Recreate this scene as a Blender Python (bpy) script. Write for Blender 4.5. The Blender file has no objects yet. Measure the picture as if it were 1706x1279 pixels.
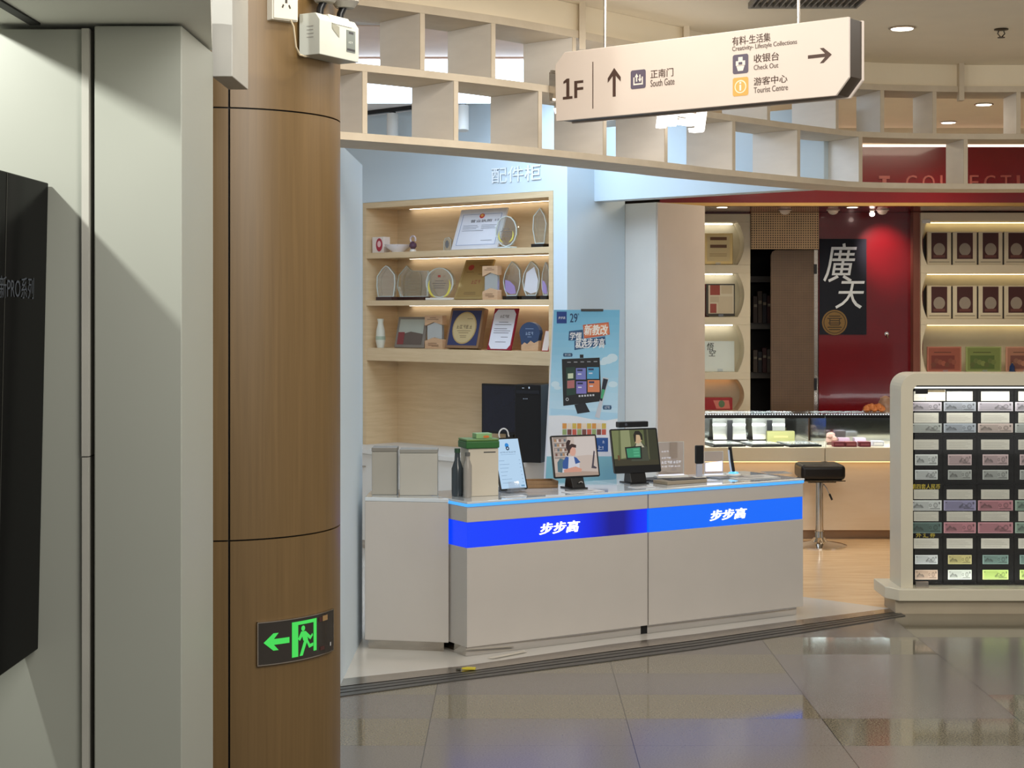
import bpy, bmesh, math, random
from mathutils import Vector, Matrix
random.seed(7)
PI = math.pi
SC = bpy.context.scene
COL = SC.collection
# ------------------------------------------------------------------ camera
FPX, U0, V0, CH = 2800.0, 853.0, 517.0, 1.6
cd = bpy.data.cameras.new('camera'); cam = bpy.data.objects.new('camera', cd); COL.objects.link(cam)
cam.location = (0, 0, CH); cam.rotation_euler = (PI/2, 0, 0)
cd.sensor_width = 36; cd.sensor_fit = 'HORIZONTAL'; cd.lens = FPX/1706*36
cd.shift_y = -(639.5-V0)/1706; cd.clip_start = .05; cd.clip_end = 100
SC.camera = cam
# ------------------------------------------------------------------ light
def lin(v):
    v = v/255.0
    return v/12.92 if v <= .04045 else ((v+.055)/1.055)**2.4
def rgb(c): return (lin(c[0]), lin(c[1]), lin(c[2]), 1)
w = bpy.data.worlds.new('mall_light'); SC.world = w; w.use_nodes = True
w.node_tree.nodes['Background'].inputs[0].default_value = (1, .965, .92, 1)
w.node_tree.nodes['Background'].inputs[1].default_value = .42
SC.view_settings.view_transform = 'Standard'; SC.view_settings.look = 'None'
SC.view_settings.gamma = 1; SC.view_settings.exposure = 0; SC.view_settings.use_curve_mapping = False
def light(name, kind, loc, power, color, target=None, size=.1, size_y=None, spot=None, blend=.5):
    d = bpy.data.lights.new(name, kind); d.energy = power; d.color = color
    if kind == 'AREA':
        d.size = size
        if size_y: d.shape = 'RECTANGLE'; d.size_y = size_y
    else:
        d.shadow_soft_size = size
    if kind == 'SPOT': d.spot_size = spot; d.spot_blend = blend
    o = bpy.data.objects.new(name, d); COL.objects.link(o); o.location = loc
    if target:
        o.rotation_euler = (Vector(target)-Vector(loc)).to_track_quat('-Z', 'Y').to_euler()
    return o
WARM = (1, .86, .66); NEUT = (1, .95, .88); COOL = (.72, .87, 1)
light('mall_fill', 'AREA', (1.5, 6.3, 2.94), 36, NEUT, (1.5, 6.3, 0), 2.6, 1.0)
light('mall_fill', 'AREA', (1.2, 2.5, 3.5), 88, (1, .965, .92), (.8, 7.2, 1.8), 2.0, 1.0)  # added frontal fill without a fixture, brightens lattice, sign and ceiling
light('mall_fill', 'AREA', (-.2, 5.35, 2.94), 15, (1, .9, .74), (0, 6.0, 1.6), .6, .4)  # added fill without a fixture, brightens the lattice inner faces
light('ceiling_fill', 'AREA', (1.4, 2.4, 2.5), 52, (1, .93, .8), (1.8, 9.5, 3.0), 2.0, .5)  # added fill out of view, lifts the ceiling brightness; no real fixture
light('panel_spot', 'SPOT', (-1.75, 3.3, 2.55), 92, (1, 1, .93), (-.95, 4.2, 1.2), .03, spot=2.4, blend=.3)
light('column_spot', 'SPOT', (-.36, 4.94, 2.92), 6, (1, .84, .55), (-.70, 5.3, 1.9), .03, spot=1.9, blend=.6)
light('collection_lamp', 'AREA', (2.4, 11.3, 2.9), 42, WARM, (2.4, 11.3, 0), 2.0, .8)

# ------------------------------------------------------------------ materials
MATS = {}
def nodes(name):
    m = bpy.data.materials.new(name); m.use_nodes = True
    nt = m.node_tree; b = nt.nodes['Principled BSDF']
    return m, nt, b
def N(nt, t, **k):
    n = nt.nodes.new(t)
    for a, v in k.items(): setattr(n, a, v)
    return n
def ramp(nt, a, b, p0=0., p1=1.):
    r = N(nt, 'ShaderNodeValToRGB'); e = r.color_ramp.elements
    e[0].position = p0; e[1].position = p1; e[0].color = a; e[1].color = b
    return r
def M(name, c, rough=.5, metal=0, var=.05, scale=6., coat=0, stretch=None, trans=0, bump=0, ior=1.45):
    if name in MATS: return MATS[name]
    m, nt, b = nodes(name)
    col = rgb(c)
    tc = N(nt, 'ShaderNodeTexCoord'); mp = N(nt, 'ShaderNodeMapping')
    if stretch: mp.inputs['Scale'].default_value = stretch
    nz = N(nt, 'ShaderNodeTexNoise'); nz.inputs['Scale'].default_value = scale; nz.inputs['Detail'].default_value = 4
    r = ramp(nt, tuple(x*(1-var) for x in col[:3])+(1,), tuple(min(1, x*(1+var)) for x in col[:3])+(1,), .3, .7)
    L = nt.links.new
    L(tc.outputs['Object'], mp.inputs[0]); L(mp.outputs[0], nz.inputs[0]); L(nz.outputs[0], r.inputs[0]); L(r.outputs[0], b.inputs['Base Color'])
    b.inputs['Roughness'].default_value = rough; b.inputs['Metallic'].default_value = metal
    b.inputs['Coat Weight'].default_value = coat; b.inputs['Coat Roughness'].default_value = .05
    b.inputs['Transmission Weight'].default_value = trans; b.inputs['IOR'].default_value = ior
    if bump:
        bp = N(nt, 'ShaderNodeBump'); bp.inputs['Strength'].default_value = bump; bp.inputs['Distance'].default_value = .003
        L(nz.outputs[0], bp.inputs['Height']); L(bp.outputs[0], b.inputs['Normal'])
    MATS[name] = m
    return m
def E(name, c, s=1.0):
    if name in MATS: return MATS[name]
    m, nt, b = nodes(name)
    b.inputs['Base Color'].default_value = (.02, .02, .02, 1); b.inputs['Roughness'].default_value = .25; b.inputs['Specular IOR Level'].default_value = .2
    b.inputs['Emission Color'].default_value = rgb(c); b.inputs['Emission Strength'].default_value = s
    MATS[name] = m
    return m
def PR(c): return M('print_%02x%02x%02x' % tuple(c), c, .5, var=.03)
def SCR(c, s=.85): return E('screen_%02x%02x%02x_%d' % (c[0], c[1], c[2], int(s*100)), c, s)
def thin_glass(name, tint=(1, 1, 1), refl=.10):
    if name in MATS: return MATS[name]
    m = bpy.data.materials.new(name); m.use_nodes = True; nt = m.node_tree
    nt.nodes.remove(nt.nodes['Principled BSDF'])
    t = N(nt, 'ShaderNodeBsdfTransparent'); t.inputs[0].default_value = tint+(1,)
    g = N(nt, 'ShaderNodeBsdfGlossy'); g.inputs['Roughness'].default_value = .03
    fr = N(nt, 'ShaderNodeLayerWeight'); fr.inputs[0].default_value = .25
    fc = N(nt, 'ShaderNodeMath', operation='MULTIPLY_ADD'); fc.inputs[1].default_value = .6; fc.inputs[2].default_value = refl*.6; nt.links.new(fr.outputs['Facing'], fc.inputs[0])
    mx = N(nt, 'ShaderNodeMixShader')
    nt.links.new(fc.outputs[0], mx.inputs[0]); nt.links.new(t.outputs[0], mx.inputs[1]); nt.links.new(g.outputs[0], mx.inputs[2])
    nt.links.new(mx.outputs[0], nt.nodes['Material Output'].inputs[0]); MATS[name] = m
    return m
def wood(name, c1, c2, stretch, scale=3., rough=.45, coat=0):
    if name in MATS: return MATS[name]
    m, nt, b = nodes(name); L = nt.links.new
    tc = N(nt, 'ShaderNodeTexCoord'); mp = N(nt, 'ShaderNodeMapping'); mp.inputs['Scale'].default_value = stretch
    nz = N(nt, 'ShaderNodeTexNoise'); nz.inputs['Scale'].default_value = scale; nz.inputs['Detail'].default_value = 8; nz.inputs['Roughness'].default_value = .6
    nz.inputs['Distortion'].default_value = .4
    r = ramp(nt, rgb(c1), rgb(c2), .3, .7)
    L(tc.outputs['Object'], mp.inputs[0]); L(mp.outputs[0], nz.inputs[0]); L(nz.outputs[0], r.inputs[0]); L(r.outputs[0], b.inputs['Base Color'])
    b.inputs['Roughness'].default_value = rough; b.inputs['Coat Weight'].default_value = coat
    bp = N(nt, 'ShaderNodeBump'); bp.inputs['Strength'].default_value = .08; bp.inputs['Distance'].default_value = .002
    L(nz.outputs[0], bp.inputs['Height']); L(bp.outputs[0], b.inputs['Normal'])
    MATS[name] = m
    return m
def math_n(nt, op, a, b=None):
    n = N(nt, 'ShaderNodeMath', operation=op)
    for i, x in enumerate((a, b)):
        if x is None: continue
        if isinstance(x, (int, float)): n.inputs[i].default_value = x
        else: nt.links.new(x, n.inputs[i])
    return n.outputs[0]
def tile_floor(name, x0, wx, y0, wy, ca, cb, joint, jw, speck, rough, rvar=.0, stagger=0, seed=0.):
    m, nt, b = nodes(name); L = nt.links.new
    tc = N(nt, 'ShaderNodeTexCoord'); sp = N(nt, 'ShaderNodeSeparateXYZ'); L(tc.outputs['Object'], sp.inputs[0])
    px = math_n(nt, 'DIVIDE', math_n(nt, 'SUBTRACT', sp.outputs[0], x0), wx)
    py = math_n(nt, 'DIVIDE', math_n(nt, 'SUBTRACT', sp.outputs[1], y0), wy)
    cx = math_n(nt, 'FLOOR', px)
    if stagger:
        py = math_n(nt, 'ADD', py, math_n(nt, 'MULTIPLY', cx, stagger))
    cy = math_n(nt, 'FLOOR', py)
    fx = math_n(nt, 'MULTIPLY', math_n(nt, 'SUBTRACT', px, cx), wx); fy = math_n(nt, 'MULTIPLY', math_n(nt, 'SUBTRACT', py, cy), wy)
    hs_ = math_n(nt, 'FRACT', math_n(nt, 'MULTIPLY', math_n(nt, 'SINE', math_n(nt, 'ADD', math_n(nt, 'ADD', math_n(nt, 'MULTIPLY', cx, 2.9898), math_n(nt, 'MULTIPLY', cy, 8.233)), seed)), 43.758))
    j = math_n(nt, 'MAXIMUM', math_n(nt, 'LESS_THAN', fx, jw*1.6), math_n(nt, 'LESS_THAN', fy, jw))
    nz = N(nt, 'ShaderNodeTexNoise'); nz.inputs['Scale'].default_value = speck; nz.inputs['Detail'].default_value = 3; nz.inputs['Roughness'].default_value = .7
    L(tc.outputs['Object'], nz.inputs[0])
    tone = math_n(nt, 'GREATER_THAN', hs_, .6)
    ra = ramp(nt, tuple(x*.86 for x in rgb(ca)[:3])+(1,), tuple(x*1.12 for x in rgb(ca)[:3])+(1,), .35, .65); L(nz.outputs[0], ra.inputs[0])
    rb = ramp(nt, tuple(x*.45 for x in rgb(cb)[:3])+(1,), tuple(x*1.35 for x in rgb(cb)[:3])+(1,), .36, .62); L(nz.outputs[0], rb.inputs[0])
    mx = N(nt, 'ShaderNodeMix', data_type='RGBA'); L(tone, mx.inputs[0]); L(ra.outputs[0], mx.inputs[6]); L(rb.outputs[0], mx.inputs[7])
    m2 = N(nt, 'ShaderNodeMix', data_type='RGBA'); L(j, m2.inputs[0]); L(mx.outputs[2], m2.inputs[6]); m2.inputs[7].default_value = rgb(joint)
    L(m2.outputs[2], b.inputs['Base Color'])
    L(math_n(nt, 'ADD', math_n(nt, 'MULTIPLY', tone, rvar), rough), b.inputs['Roughness'])
    b.inputs['Specular IOR Level'].default_value = .7
    MATS[name] = m
    return m
def perforated(name, c, hole, pitch, r):
    m, nt, b = nodes(name); L = nt.links.new
    tc = N(nt, 'ShaderNodeTexCoord'); sp = N(nt, 'ShaderNodeSeparateXYZ'); L(tc.outputs['Object'], sp.inputs[0])
    def cell(o):
        return math_n(nt, 'SUBTRACT', math_n(nt, 'FRACT', math_n(nt, 'DIVIDE', o, pitch)), .5)
    a = cell(sp.outputs[0]); d = cell(sp.outputs[2])
    dist = math_n(nt, 'SQRT', math_n(nt, 'ADD', math_n(nt, 'MULTIPLY', a, a), math_n(nt, 'MULTIPLY', d, d)))
    nz = N(nt, 'ShaderNodeTexNoise'); nz.inputs['Scale'].default_value = 9; L(tc.outputs['Object'], nz.inputs[0])
    rr = math_n(nt, 'MULTIPLY_ADD', nz.outputs[0], r*.4); rr.node.inputs[2].default_value = r*.62
    h = math_n(nt, 'LESS_THAN', dist, rr)
    mx = N(nt, 'ShaderNodeMix', data_type='RGBA'); L(h, mx.inputs[0]); mx.inputs[6].default_value = rgb(c); mx.inputs[7].default_value = rgb(hole)
    L(mx.outputs[2], b.inputs['Base Color']); b.inputs['Roughness'].default_value = .5
    MATS[name] = m
    return m

# ------------------------------------------------------------------ pixel geometry (true depth given by hand)
def P(u, v, Y): return Vector(((u-U0)/FPX*Y, Y, CH-(v-V0)/FPX*Y))
def F(u, v): return P(u, v, CH*FPX/(v-V0))
def PX(u, Y): return (u-U0)/FPX*Y
def PZ(v, Y): return CH-(v-V0)/FPX*Y
class Frame:
    def __init__(s, o, deg):
        s.o = Vector((o[0], o[1], 0)); s.a = math.radians(deg); s.c = math.cos(s.a); s.s = math.sin(s.a)
    def px(s, u, v, y=0.):
        k = (u-U0)/FPX
        t = (k*(s.o.y+y*s.c)-s.o.x+y*s.s)/(s.c-k*s.s)
        Y = s.o.y+t*s.s+y*s.c
        return t, PZ(v, Y)
    def w(s, t, y=0., z=0.): return Vector((s.o.x+t*s.c-y*s.s, s.o.y+t*s.s+y*s.c, z))

# ------------------------------------------------------------------ text
TXT = {}
def text_data(s, shear=0.):
    k = (s, shear)
    if k in TXT: return TXT[k]
    cu = bpy.data.curves.new('t', 'FONT'); cu.body = s; cu.size = 1; cu.shear = shear
    cu.resolution_u = 3; cu.dimensions = '2D'; cu.fill_mode = 'FRONT'
    o = bpy.data.objects.new('t', cu); COL.objects.link(o)
    dg = bpy.context.evaluated_depsgraph_get(); dg.update()
    me = bpy.data.meshes.new_from_object(o.evaluated_get(dg))
    vs = [tuple(v.co) for v in me.vertices]; fs = [tuple(p.vertices) for p in me.polygons]
    bpy.data.objects.remove(o); bpy.data.curves.remove(cu); bpy.data.meshes.remove(me)
    x0 = min(v[0] for v in vs); x1 = max(v[0] for v in vs); y0 = min(v[1] for v in vs); y1 = max(v[1] for v in vs)
    r = ([((v[0]-x0)/(x1-x0), (v[1]-y0)/(y1-y0)) for v in vs], fs)
    TXT[k] = r
    return r

# ------------------------------------------------------------------ mesh builder
class MB:
    def __init__(s, mat=None): s.bm = bmesh.new(); s.mats = []; s.cur = 0; s.n = 0; s.use(mat)
    def use(s, mat):
        if mat is None: return s
        if mat not in s.mats: s.mats.append(mat)
        s.cur = s.mats.index(mat); return s
    def face(s, pts, smooth=False):
        vs = [s.bm.verts.new(p) for p in pts]
        f = s.bm.faces.new(vs); f.material_index = s.cur; f.smooth = smooth
        return f
    def _fin(s, verts, faces, bev, seg=2):
        if bev > 0:
            es = list({e for f in faces for e in f.edges})
            r = bmesh.ops.bevel(s.bm, geom=es, offset=bev, segments=seg, affect='EDGES', profile=.5, clamp_overlap=True)
            for f in r['faces']: f.material_index = s.cur
        return s
    def box(s, x0, x1, y0, y1, z0, z1, bev=0, seg=2):
        x0, x1 = min(x0, x1), max(x0, x1); y0, y1 = min(y0, y1), max(y0, y1); z0, z1 = min(z0, z1), max(z0, z1)
        v = [s.bm.verts.new(p) for p in ((x0, y0, z0), (x1, y0, z0), (x1, y1, z0), (x0, y1, z0), (x0, y0, z1), (x1, y0, z1), (x1, y1, z1), (x0, y1, z1))]
        fs = [s.bm.faces.new([v[i] for i in q]) for q in ((0, 3, 2, 1), (4, 5, 6, 7), (0, 1, 5, 4), (1, 2, 6, 5), (2, 3, 7, 6), (3, 0, 4, 7))]
        for f in fs: f.material_index = s.cur
        return s._fin(v, fs, bev, seg)
    def prism(s, pts, a, b, axis='y', bev=0):
        # axis y: pts are (x,z), extruded y a..b ; axis z: pts are (x,y), extruded z a..b ; axis x: pts are (y,z)
        def mk(p, h): return {'y': (p[0], h, p[1]), 'z': (p[0], p[1], h), 'x': (h, p[0], p[1])}[axis]
        lo = [s.bm.verts.new(mk(p, a)) for p in pts]; hi = [s.bm.verts.new(mk(p, b)) for p in pts]
        fs = [s.bm.faces.new(lo), s.bm.faces.new(hi[::-1])]
        n = len(pts)
        for i in range(n): fs.append(s.bm.faces.new((lo[i], hi[i], hi[(i+1) % n], lo[(i+1) % n])))
        for f in fs: f.material_index = s.cur
        bmesh.ops.recalc_face_normals(s.bm, faces=fs)
        return s._fin(lo+hi, fs, bev)
    def lathe(s, prof, c=(0, 0, 0), seg=28, axis='z'):
        rings = []
        for r, h in prof:
            ring = []
            for i in range(seg):
                t = 2*PI*i/seg; p = (r*math.cos(t), r*math.sin(t), h)
                if axis == 'y': p = (p[0], p[2], p[1])
                if axis == 'x': p = (p[2], p[0], p[1])
                ring.append(s.bm.verts.new((p[0]+c[0], p[1]+c[1], p[2]+c[2])))
            rings.append(ring)
        fs = []
        for a, b in zip(rings, rings[1:]):
            for i in range(seg):
                f = s.bm.faces.new((a[i], a[(i+1) % seg], b[(i+1) % seg], b[i])); f.smooth = True; fs.append(f)
        fs.append(s.bm.faces.new(rings[0][::-1])); fs.append(s.bm.faces.new(rings[-1]))
        for f in fs: f.material_index = s.cur
        bmesh.ops.recalc_face_normals(s.bm, faces=fs)
        return s
    def tube(s, pts, r, seg=10):
        pts = [Vector(p) for p in pts]; rings = []
        for i, p in enumerate(pts):
            d = (pts[min(i+1, len(pts)-1)]-pts[max(i-1, 0)]).normalized()
            a = d.orthogonal().normalized()
            if rings and abs(d.dot(last)) < .95: a = (last-d*last.dot(d)).normalized()
            last = a; b = d.cross(a)
            rings.append([s.bm.verts.new(p+a*r*math.cos(2*PI*k/seg)+b*r*math.sin(2*PI*k/seg)) for k in range(seg)])
        fs = []
        for a, b in zip(rings, rings[1:]):
            for k in range(seg):
                f = s.bm.faces.new((a[k], a[(k+1) % seg], b[(k+1) % seg], b[k])); f.smooth = True; fs.append(f)
        fs += [s.bm.faces.new(rings[0][::-1]), s.bm.faces.new(rings[-1])]
        for f in fs: f.material_index = s.cur
        bmesh.ops.recalc_face_normals(s.bm, faces=fs)
        return s
    def text(s, t, x0, z0, x1, z1, y, mat=None, bold=0., shear=0., depth=0.):
        s.use(mat)
        vs, fs = text_data(t, shear)
        e = bold*abs(z1-z0)*.9
        offs = [(0, 0)] if bold <= 0 else [(-e, -e*.5), (e, -e*.5), (-e, e*.5), (e, e*.5), (0, 0)]
        for i, (ex, ez) in enumerate(offs):
            yy = y-i*.00006
            bv = [s.bm.verts.new((x0+e+(x1-x0-2*e)*a+ex, yy, z0+e+(z1-z0-2*e)*b+ez)) for a, b in vs]
            out = []
            for f in fs:
                try: q = s.bm.faces.new([bv[k] for k in f])
                except ValueError: continue
                q.material_index = s.cur; out.append(q)
            if depth:
                bmesh.ops.remove_doubles(s.bm, verts=[v for v in bv if v.is_valid], dist=1e-6)
                out = [f for f in out if f.is_valid]
                r = bmesh.ops.extrude_face_region(s.bm, geom=out)
                ev = [g for g in r['geom'] if isinstance(g, bmesh.types.BMVert)]
                bmesh.ops.translate(s.bm, verts=ev, vec=(0, -depth, 0))
                for g in r['geom']:
                    if isinstance(g, bmesh.types.BMFace): g.material_index = s.cur
                    if isinstance(g, bmesh.types.BMVert):
                        for f in g.link_faces: f.material_index = s.cur
        return s
    def glyphs(s, n, x0, z0, x1, z1, y, mat=None):
        w = (x1-x0)/n; h = z1-z0
        for i in range(n):
            a = x0+i*w+w*.08; d = x0+(i+1)*w-w*.12
            for k, (p, q, t) in enumerate(((0, 1, .82), (.1, .9, .48), (0, 1, .06))):
                if (i*3+k) % 4: s.rect(a+(d-a)*p, z0+h*t, a+(d-a)*q, z0+h*(t+.12), y, mat)
            m = a+(d-a)*(.3+.2*(i % 3)); s.rect(m, z0, m+(d-a)*.14, z1, y, mat)
            if i % 2: s.rect(a, z0, a+(d-a)*.13, z0+h*.8, y, mat)
        return s
    def shape(s, pts, y, mat=None):
        # flat printed shape in the x-z plane facing -y
        s.use(mat); s.n += 1; y -= s.n*1.2e-5; f = s.face([(p[0], y, p[1]) for p in pts]); f.normal_update()
        if f.normal.y > 0: f.normal_flip()
        return s
    def rect(s, x0, z0, x1, z1, y, mat=None): return s.shape([(x0, z0), (x1, z0), (x1, z1), (x0, z1)], y, mat)
    def oval(s, cx, cz, rx, rz, y, mat=None, n=28): return s.shape([(cx+rx*math.cos(2*PI*i/n), cz+rz*math.sin(2*PI*i/n)) for i in range(n)], y, mat)
    def build(s, name, parent=None, loc=None, rot=None):
        s.bm.normal_update()
        for e in s.bm.edges:
            if len(e.link_faces) == 2 and e.calc_face_angle(0) > .6: e.smooth = False
        me = bpy.data.meshes.new(name); s.bm.to_mesh(me); s.bm.free()
        for m in s.mats: me.materials.append(m)
        o = bpy.data.objects.new(name, me); COL.objects.link(o)
        if parent: o.parent = parent
        if loc: o.location = loc
        if rot: o.rotation_euler = rot
        return o
def tag(o, label, cat, group=None, kind=None):
    if label: o['label'] = label
    if cat: o['category'] = cat
    if group: o['group'] = group
    if kind: o['kind'] = kind
    return o
def thing(name, label, cat, loc=(0, 0, 0), rz=0., group=None, lean=0.):
    o = bpy.data.objects.new(name, None); COL.objects.link(o); o.empty_display_size = .05
    o.location = loc; o.rotation_euler = (-math.radians(lean), 0, math.radians(rz))
    return tag(o, label, cat, group)
def struct(o, label=None):
    o['kind'] = 'structure'
    if label: o['label'] = label
    return o
def copy_tree(o, parent=None):
    c = o.copy(); COL.objects.link(c)
    if parent: c.parent = parent
    for ch in list(o.children): copy_tree(ch, c)
    return c
def rpoly(x0, z0, x1, z1, r, n=5):
    out = []
    for cx, cz, a0 in ((x1-r, z1-r, 0), (x0+r, z1-r, 90), (x0+r, z0+r, 180), (x1-r, z0+r, 270)):
        for i in range(n+1):
            a = math.radians(a0+90*i/n); out.append((cx+r*math.cos(a), cz+r*math.sin(a)))
    return out

# ------------------------------------------------------------------ shared materials
m_panel = M('pale_panel', (160, 163, 153), .45, var=.02, scale=1.5)
m_black = M('black_gap', (8, 8, 8), .6)
m_blackpl = M('black_plastic', (16, 17, 20), .3)
m_dark = M('dark_body', (40, 34, 30), .5)
m_veneer = wood('veneer', (100, 78, 45), (112, 88, 53), (14, 14, .35), 5., .42)
m_lattice = wood('lattice_edge', (202, 188, 166), (214, 201, 180), (2, 2, 2), 4., .5)
m_latwhite = M('lattice_white', (238, 233, 226), .5, var=.03, stretch=(1, 1, 4))
m_white = M('white_paint', (222, 220, 214), .4, var=.015)
m_shopwall = M('shop_wall', (206, 221, 230), .5, var=.01, scale=2.)
m_pillar = M('pillar_panel', (212, 200, 190), .3, var=.02)
m_ceil = M('ceiling_paint', (242, 230, 206), .7, var=.015)
m_counter = M('counter_white', (190, 185, 179), .35, var=.015)
m_steel = M('steel', (190, 182, 172), .22, metal=1, var=.08, scale=12, stretch=(1, 1, 6))
m_chrome = M('chrome', (215, 212, 208), .08, metal=1, var=.02)
m_oak = wood('oak', (206, 180, 140), (220, 196, 158), (1.2, 1.2, 14), 3., .45)
m_red = M('red_lacquer', (104, 8, 18), .22, var=.06, coat=.4)
m_gold = M('gold_trim', (176, 140, 84), .35, metal=.6)
m_cream = M('cream_cabinet', (214, 204, 180), .4, var=.02)
m_crystal = thin_glass('crystal', (.93, .96, .95), .22)
m_edge = M('crystal_edge', (206, 214, 208), .15, var=.1)
m_glass = thin_glass('pane', (.97, .985, .98), .06)
m_acrylic = thin_glass('acrylic', (.93, .95, .98), .2)

# ================================================================== SETTING
# floors: mall granite, shop tile, wood; door track between
T0 = [(-1.6, 6.42), (-.711, 6.957), (-.25, 7.25), (.44, 7.66), (.864, 7.93), (1.5, 8.38), (2.06, 8.80)]
T1 = [(-1.6, 6.80), (-.72, 7.30), (-.21, 7.56), (.464, 8.04), (.903, 8.30), (1.45, 8.66), (2.043, 9.02)]
m_granite = tile_floor('granite', -.321, .767, 6.18, .41, (110, 104, 97), (118, 111, 94), (50, 46, 42), .0022, 150., .20, -.13, 0, 8.77200)
mf = MB(m_granite)
mf.face([(x, y, 0) for x, y in [(-4, -1), (6, -1), (6, 8.87), (2.06, 8.87)]+T0[::-1]+[(-4, 6.42)]])
struct(mf.build('floor'), 'polished grey granite floor of the mall aisle')
m_tile = M('shop_tile', (206, 202, 194), .15, var=.05, scale=2.)
mt = MB(m_tile)
mt.face([(x, y, 0) for x, y in T1+[(1.2, 9.78), (1.2, 16), (-4, 16), (-4, 6.8)]])
struct(mt.build('floor'), 'pale glossy tile floor inside the blue-lit shop')
m_woodfl = wood('wood_floor', (212, 178, 136), (234, 204, 164), (1.2, 9, 1), 2.2, .22, .2)
mw = MB(m_woodfl)
mw.face([(x, y, 0) for x, y in [(2.043, 9.02), (2.06, 8.87), (6, 8.87), (6, 16), (1.2, 16), (1.2, 9.78)]])
struct(mw.build('floor'), 'light wood floor of the collection shop')
def lerp2(a, b, t): return [(p[0]+(q[0]-p[0])*t, p[1]+(q[1]-p[1])*t) for p, q in zip(a, b)]
def band(mb, A, B, z0, z1):
    for i in range(len(A)-1):
        q = [A[i], A[i+1], B[i+1], B[i]]
        mb.prism(q, z0, z1, 'z')
m_trk = M('track_metal', (92, 90, 86), .35, metal=.7, var=.1)
tb = MB(m_black); band(tb, T0, T1, -.012, -.006)
tb.use(m_trk)
for a, b, z in ((0, .16, .004), (.21, .34, .004), (.39, .52, .003)):
    band(tb, lerp2(T0, T1, a), lerp2(T0, T1, b), -.006, z)
tb.use(m_steel); band(tb, lerp2(T0, T1, .57), lerp2(T0, T1, 1.), -.006, .003)
struct(tb.build('trim_1'), 'grooved metal door track in the floor before the counter')

# lattice / bulkhead curve
LC = [(-1.5, 6.05), (-1.05, 6.3), (-.672, 6.58), (-.237, 6.92), (.13, 7.26), (.736, 7.95), (.95, 8.22), (1.179, 8.47), (1.665, 8.96), (1.937, 9.17), (2.43, 9.27), (2.9, 9.27), (3.5, 9.22), (4.6, 9.0)]
def spl(pts, n=6):
    out = []
    for i in range(len(pts)-1):
        p0 = Vector(pts[max(i-1, 0)]); p1 = Vector(pts[i]); p2 = Vector(pts[i+1]); p3 = Vector(pts[min(i+2, len(pts)-1)])
        for k in range(n):
            t = k/n
            q = .5*((2*p1)+(p2-p0)*t+(2*p0-5*p1+4*p2-p3)*t*t+(3*p1-p0-3*p2+p3)*t**3)
            out.append(q)
    out.append(Vector(pts[-1])); return out
LCS = spl(LC)
def lat_at(u):
    k = (u-U0)/FPX
    for a, b in zip(LCS, LCS[1:]):
        fa = a.x-k*a.y; fb = b.x-k*b.y
        if fa <= 0 < fb:
            p = a+(b-a)*(-fa/(fb-fa)); d = (b-a).normalized(); return p, d
LDEP = .29
def off(curve, d):
    out = []
    for i, p in enumerate(curve):
        t = (curve[min(i+1, len(curve)-1)]-curve[max(i-1, 0)]).normalized()
        out.append(p+Vector((-t.y, t.x))*d)
    return out
def sweep(mb, y0, y1, z0, z1, curve=LCS):
    A = off(curve, y0); B = off(curve, y1)
    ra = [[mb.bm.verts.new((p.x, p.y, z)) for p, z in ((a, z0), (a, z1), (b, z1), (b, z0))] for a, b in zip(A, B)]
    fs = []
    for a, b in zip(ra, ra[1:]):
        for k in range(4): fs.append(mb.bm.faces.new((a[k], b[k], b[(k+1) % 4], a[(k+1) % 4])))
    fs += [mb.bm.faces.new(ra[0]), mb.bm.faces.new(ra[-1][::-1])]
    for f in fs: f.material_index = mb.cur
    bmesh.ops.recalc_face_normals(mb.bm, faces=fs)
CZ = 2.96
cm = MB(m_ceil); cm.box(-1.2, 6, 5.0, 16, CZ, CZ+.1)
struct(cm.build('ceiling'), 'cream painted ceiling of the mall')
bk = MB(m_ceil); sweep(bk, .02, .30, 2.8385, CZ-.001)
struct(bk.build('trim_2'), 'curved cream bulkhead above the lattice')

# left zone --------------------------------------------------------------
pm = MB(m_panel); pm.box(-1.044, -.825, 4.2, 4.64, 0, 2.311, .003)
struct(pm.build('wall_left'), 'pale grey panelled pier with a side face')
pm = MB(m_panel); pm.box(-2.2, -1.074, 4.205, 4.5, 0, 2.304, .003)
struct(pm.build('wall_left'), 'pale wall panel behind the black display screen')
pm = MB(M('edge_strip', (176, 175, 166), .45)); pm.box(-1.0735, -1.0575, 4.195, 4.5, .0, 1.233); pm.box(-1.0745, -1.0565, 4.195, 4.5, 1.236, 2.304)
struct(pm.build('trim_3'), 'white edge strip of the wall panel, cracked halfway')
pm = MB(m_black); pm.box(-1.057, -1.0445, 4.26, 4.6, 0, 2.311)
struct(pm.build('trim_4'), 'black shadow gap beside the pier')
m_soff = M('soffit_paint', (236, 237, 228), .6, var=.02)
pm = MB(m_soff); pm.prism([(-1.33, 3.3), (-.595, 3.3), (-.828, 4.64), (-1.33, 4.64)], 2.318, 2.40, 'z')
struct(pm.build('ceiling'), 'pale grey soffit over the wall panels')
pm = MB(m_black); pm.box(-1.205, -1.178, 3.3, 4.2, 2.3125, 2.3175)
struct(pm.build('trim_5'), 'black groove in the soffit')
pm = MB(M('duct_white', (172, 171, 165), .45)); pm.box(-.835, -.777, 4.67, 4.95, 2.25, CZ+.1, .002)
struct(pm.build('trim_6'), 'white duct casing hanging before the column')

pm = MB(m_panel); pm.box(-2.3, -2.2, -1.5, 4.205, 0, 3.0)  # added out of view, keeps ambient light off the left panels
struct(pm.build('wall_left'), 'unseen pale wall added at left to cut ambient light')
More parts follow.
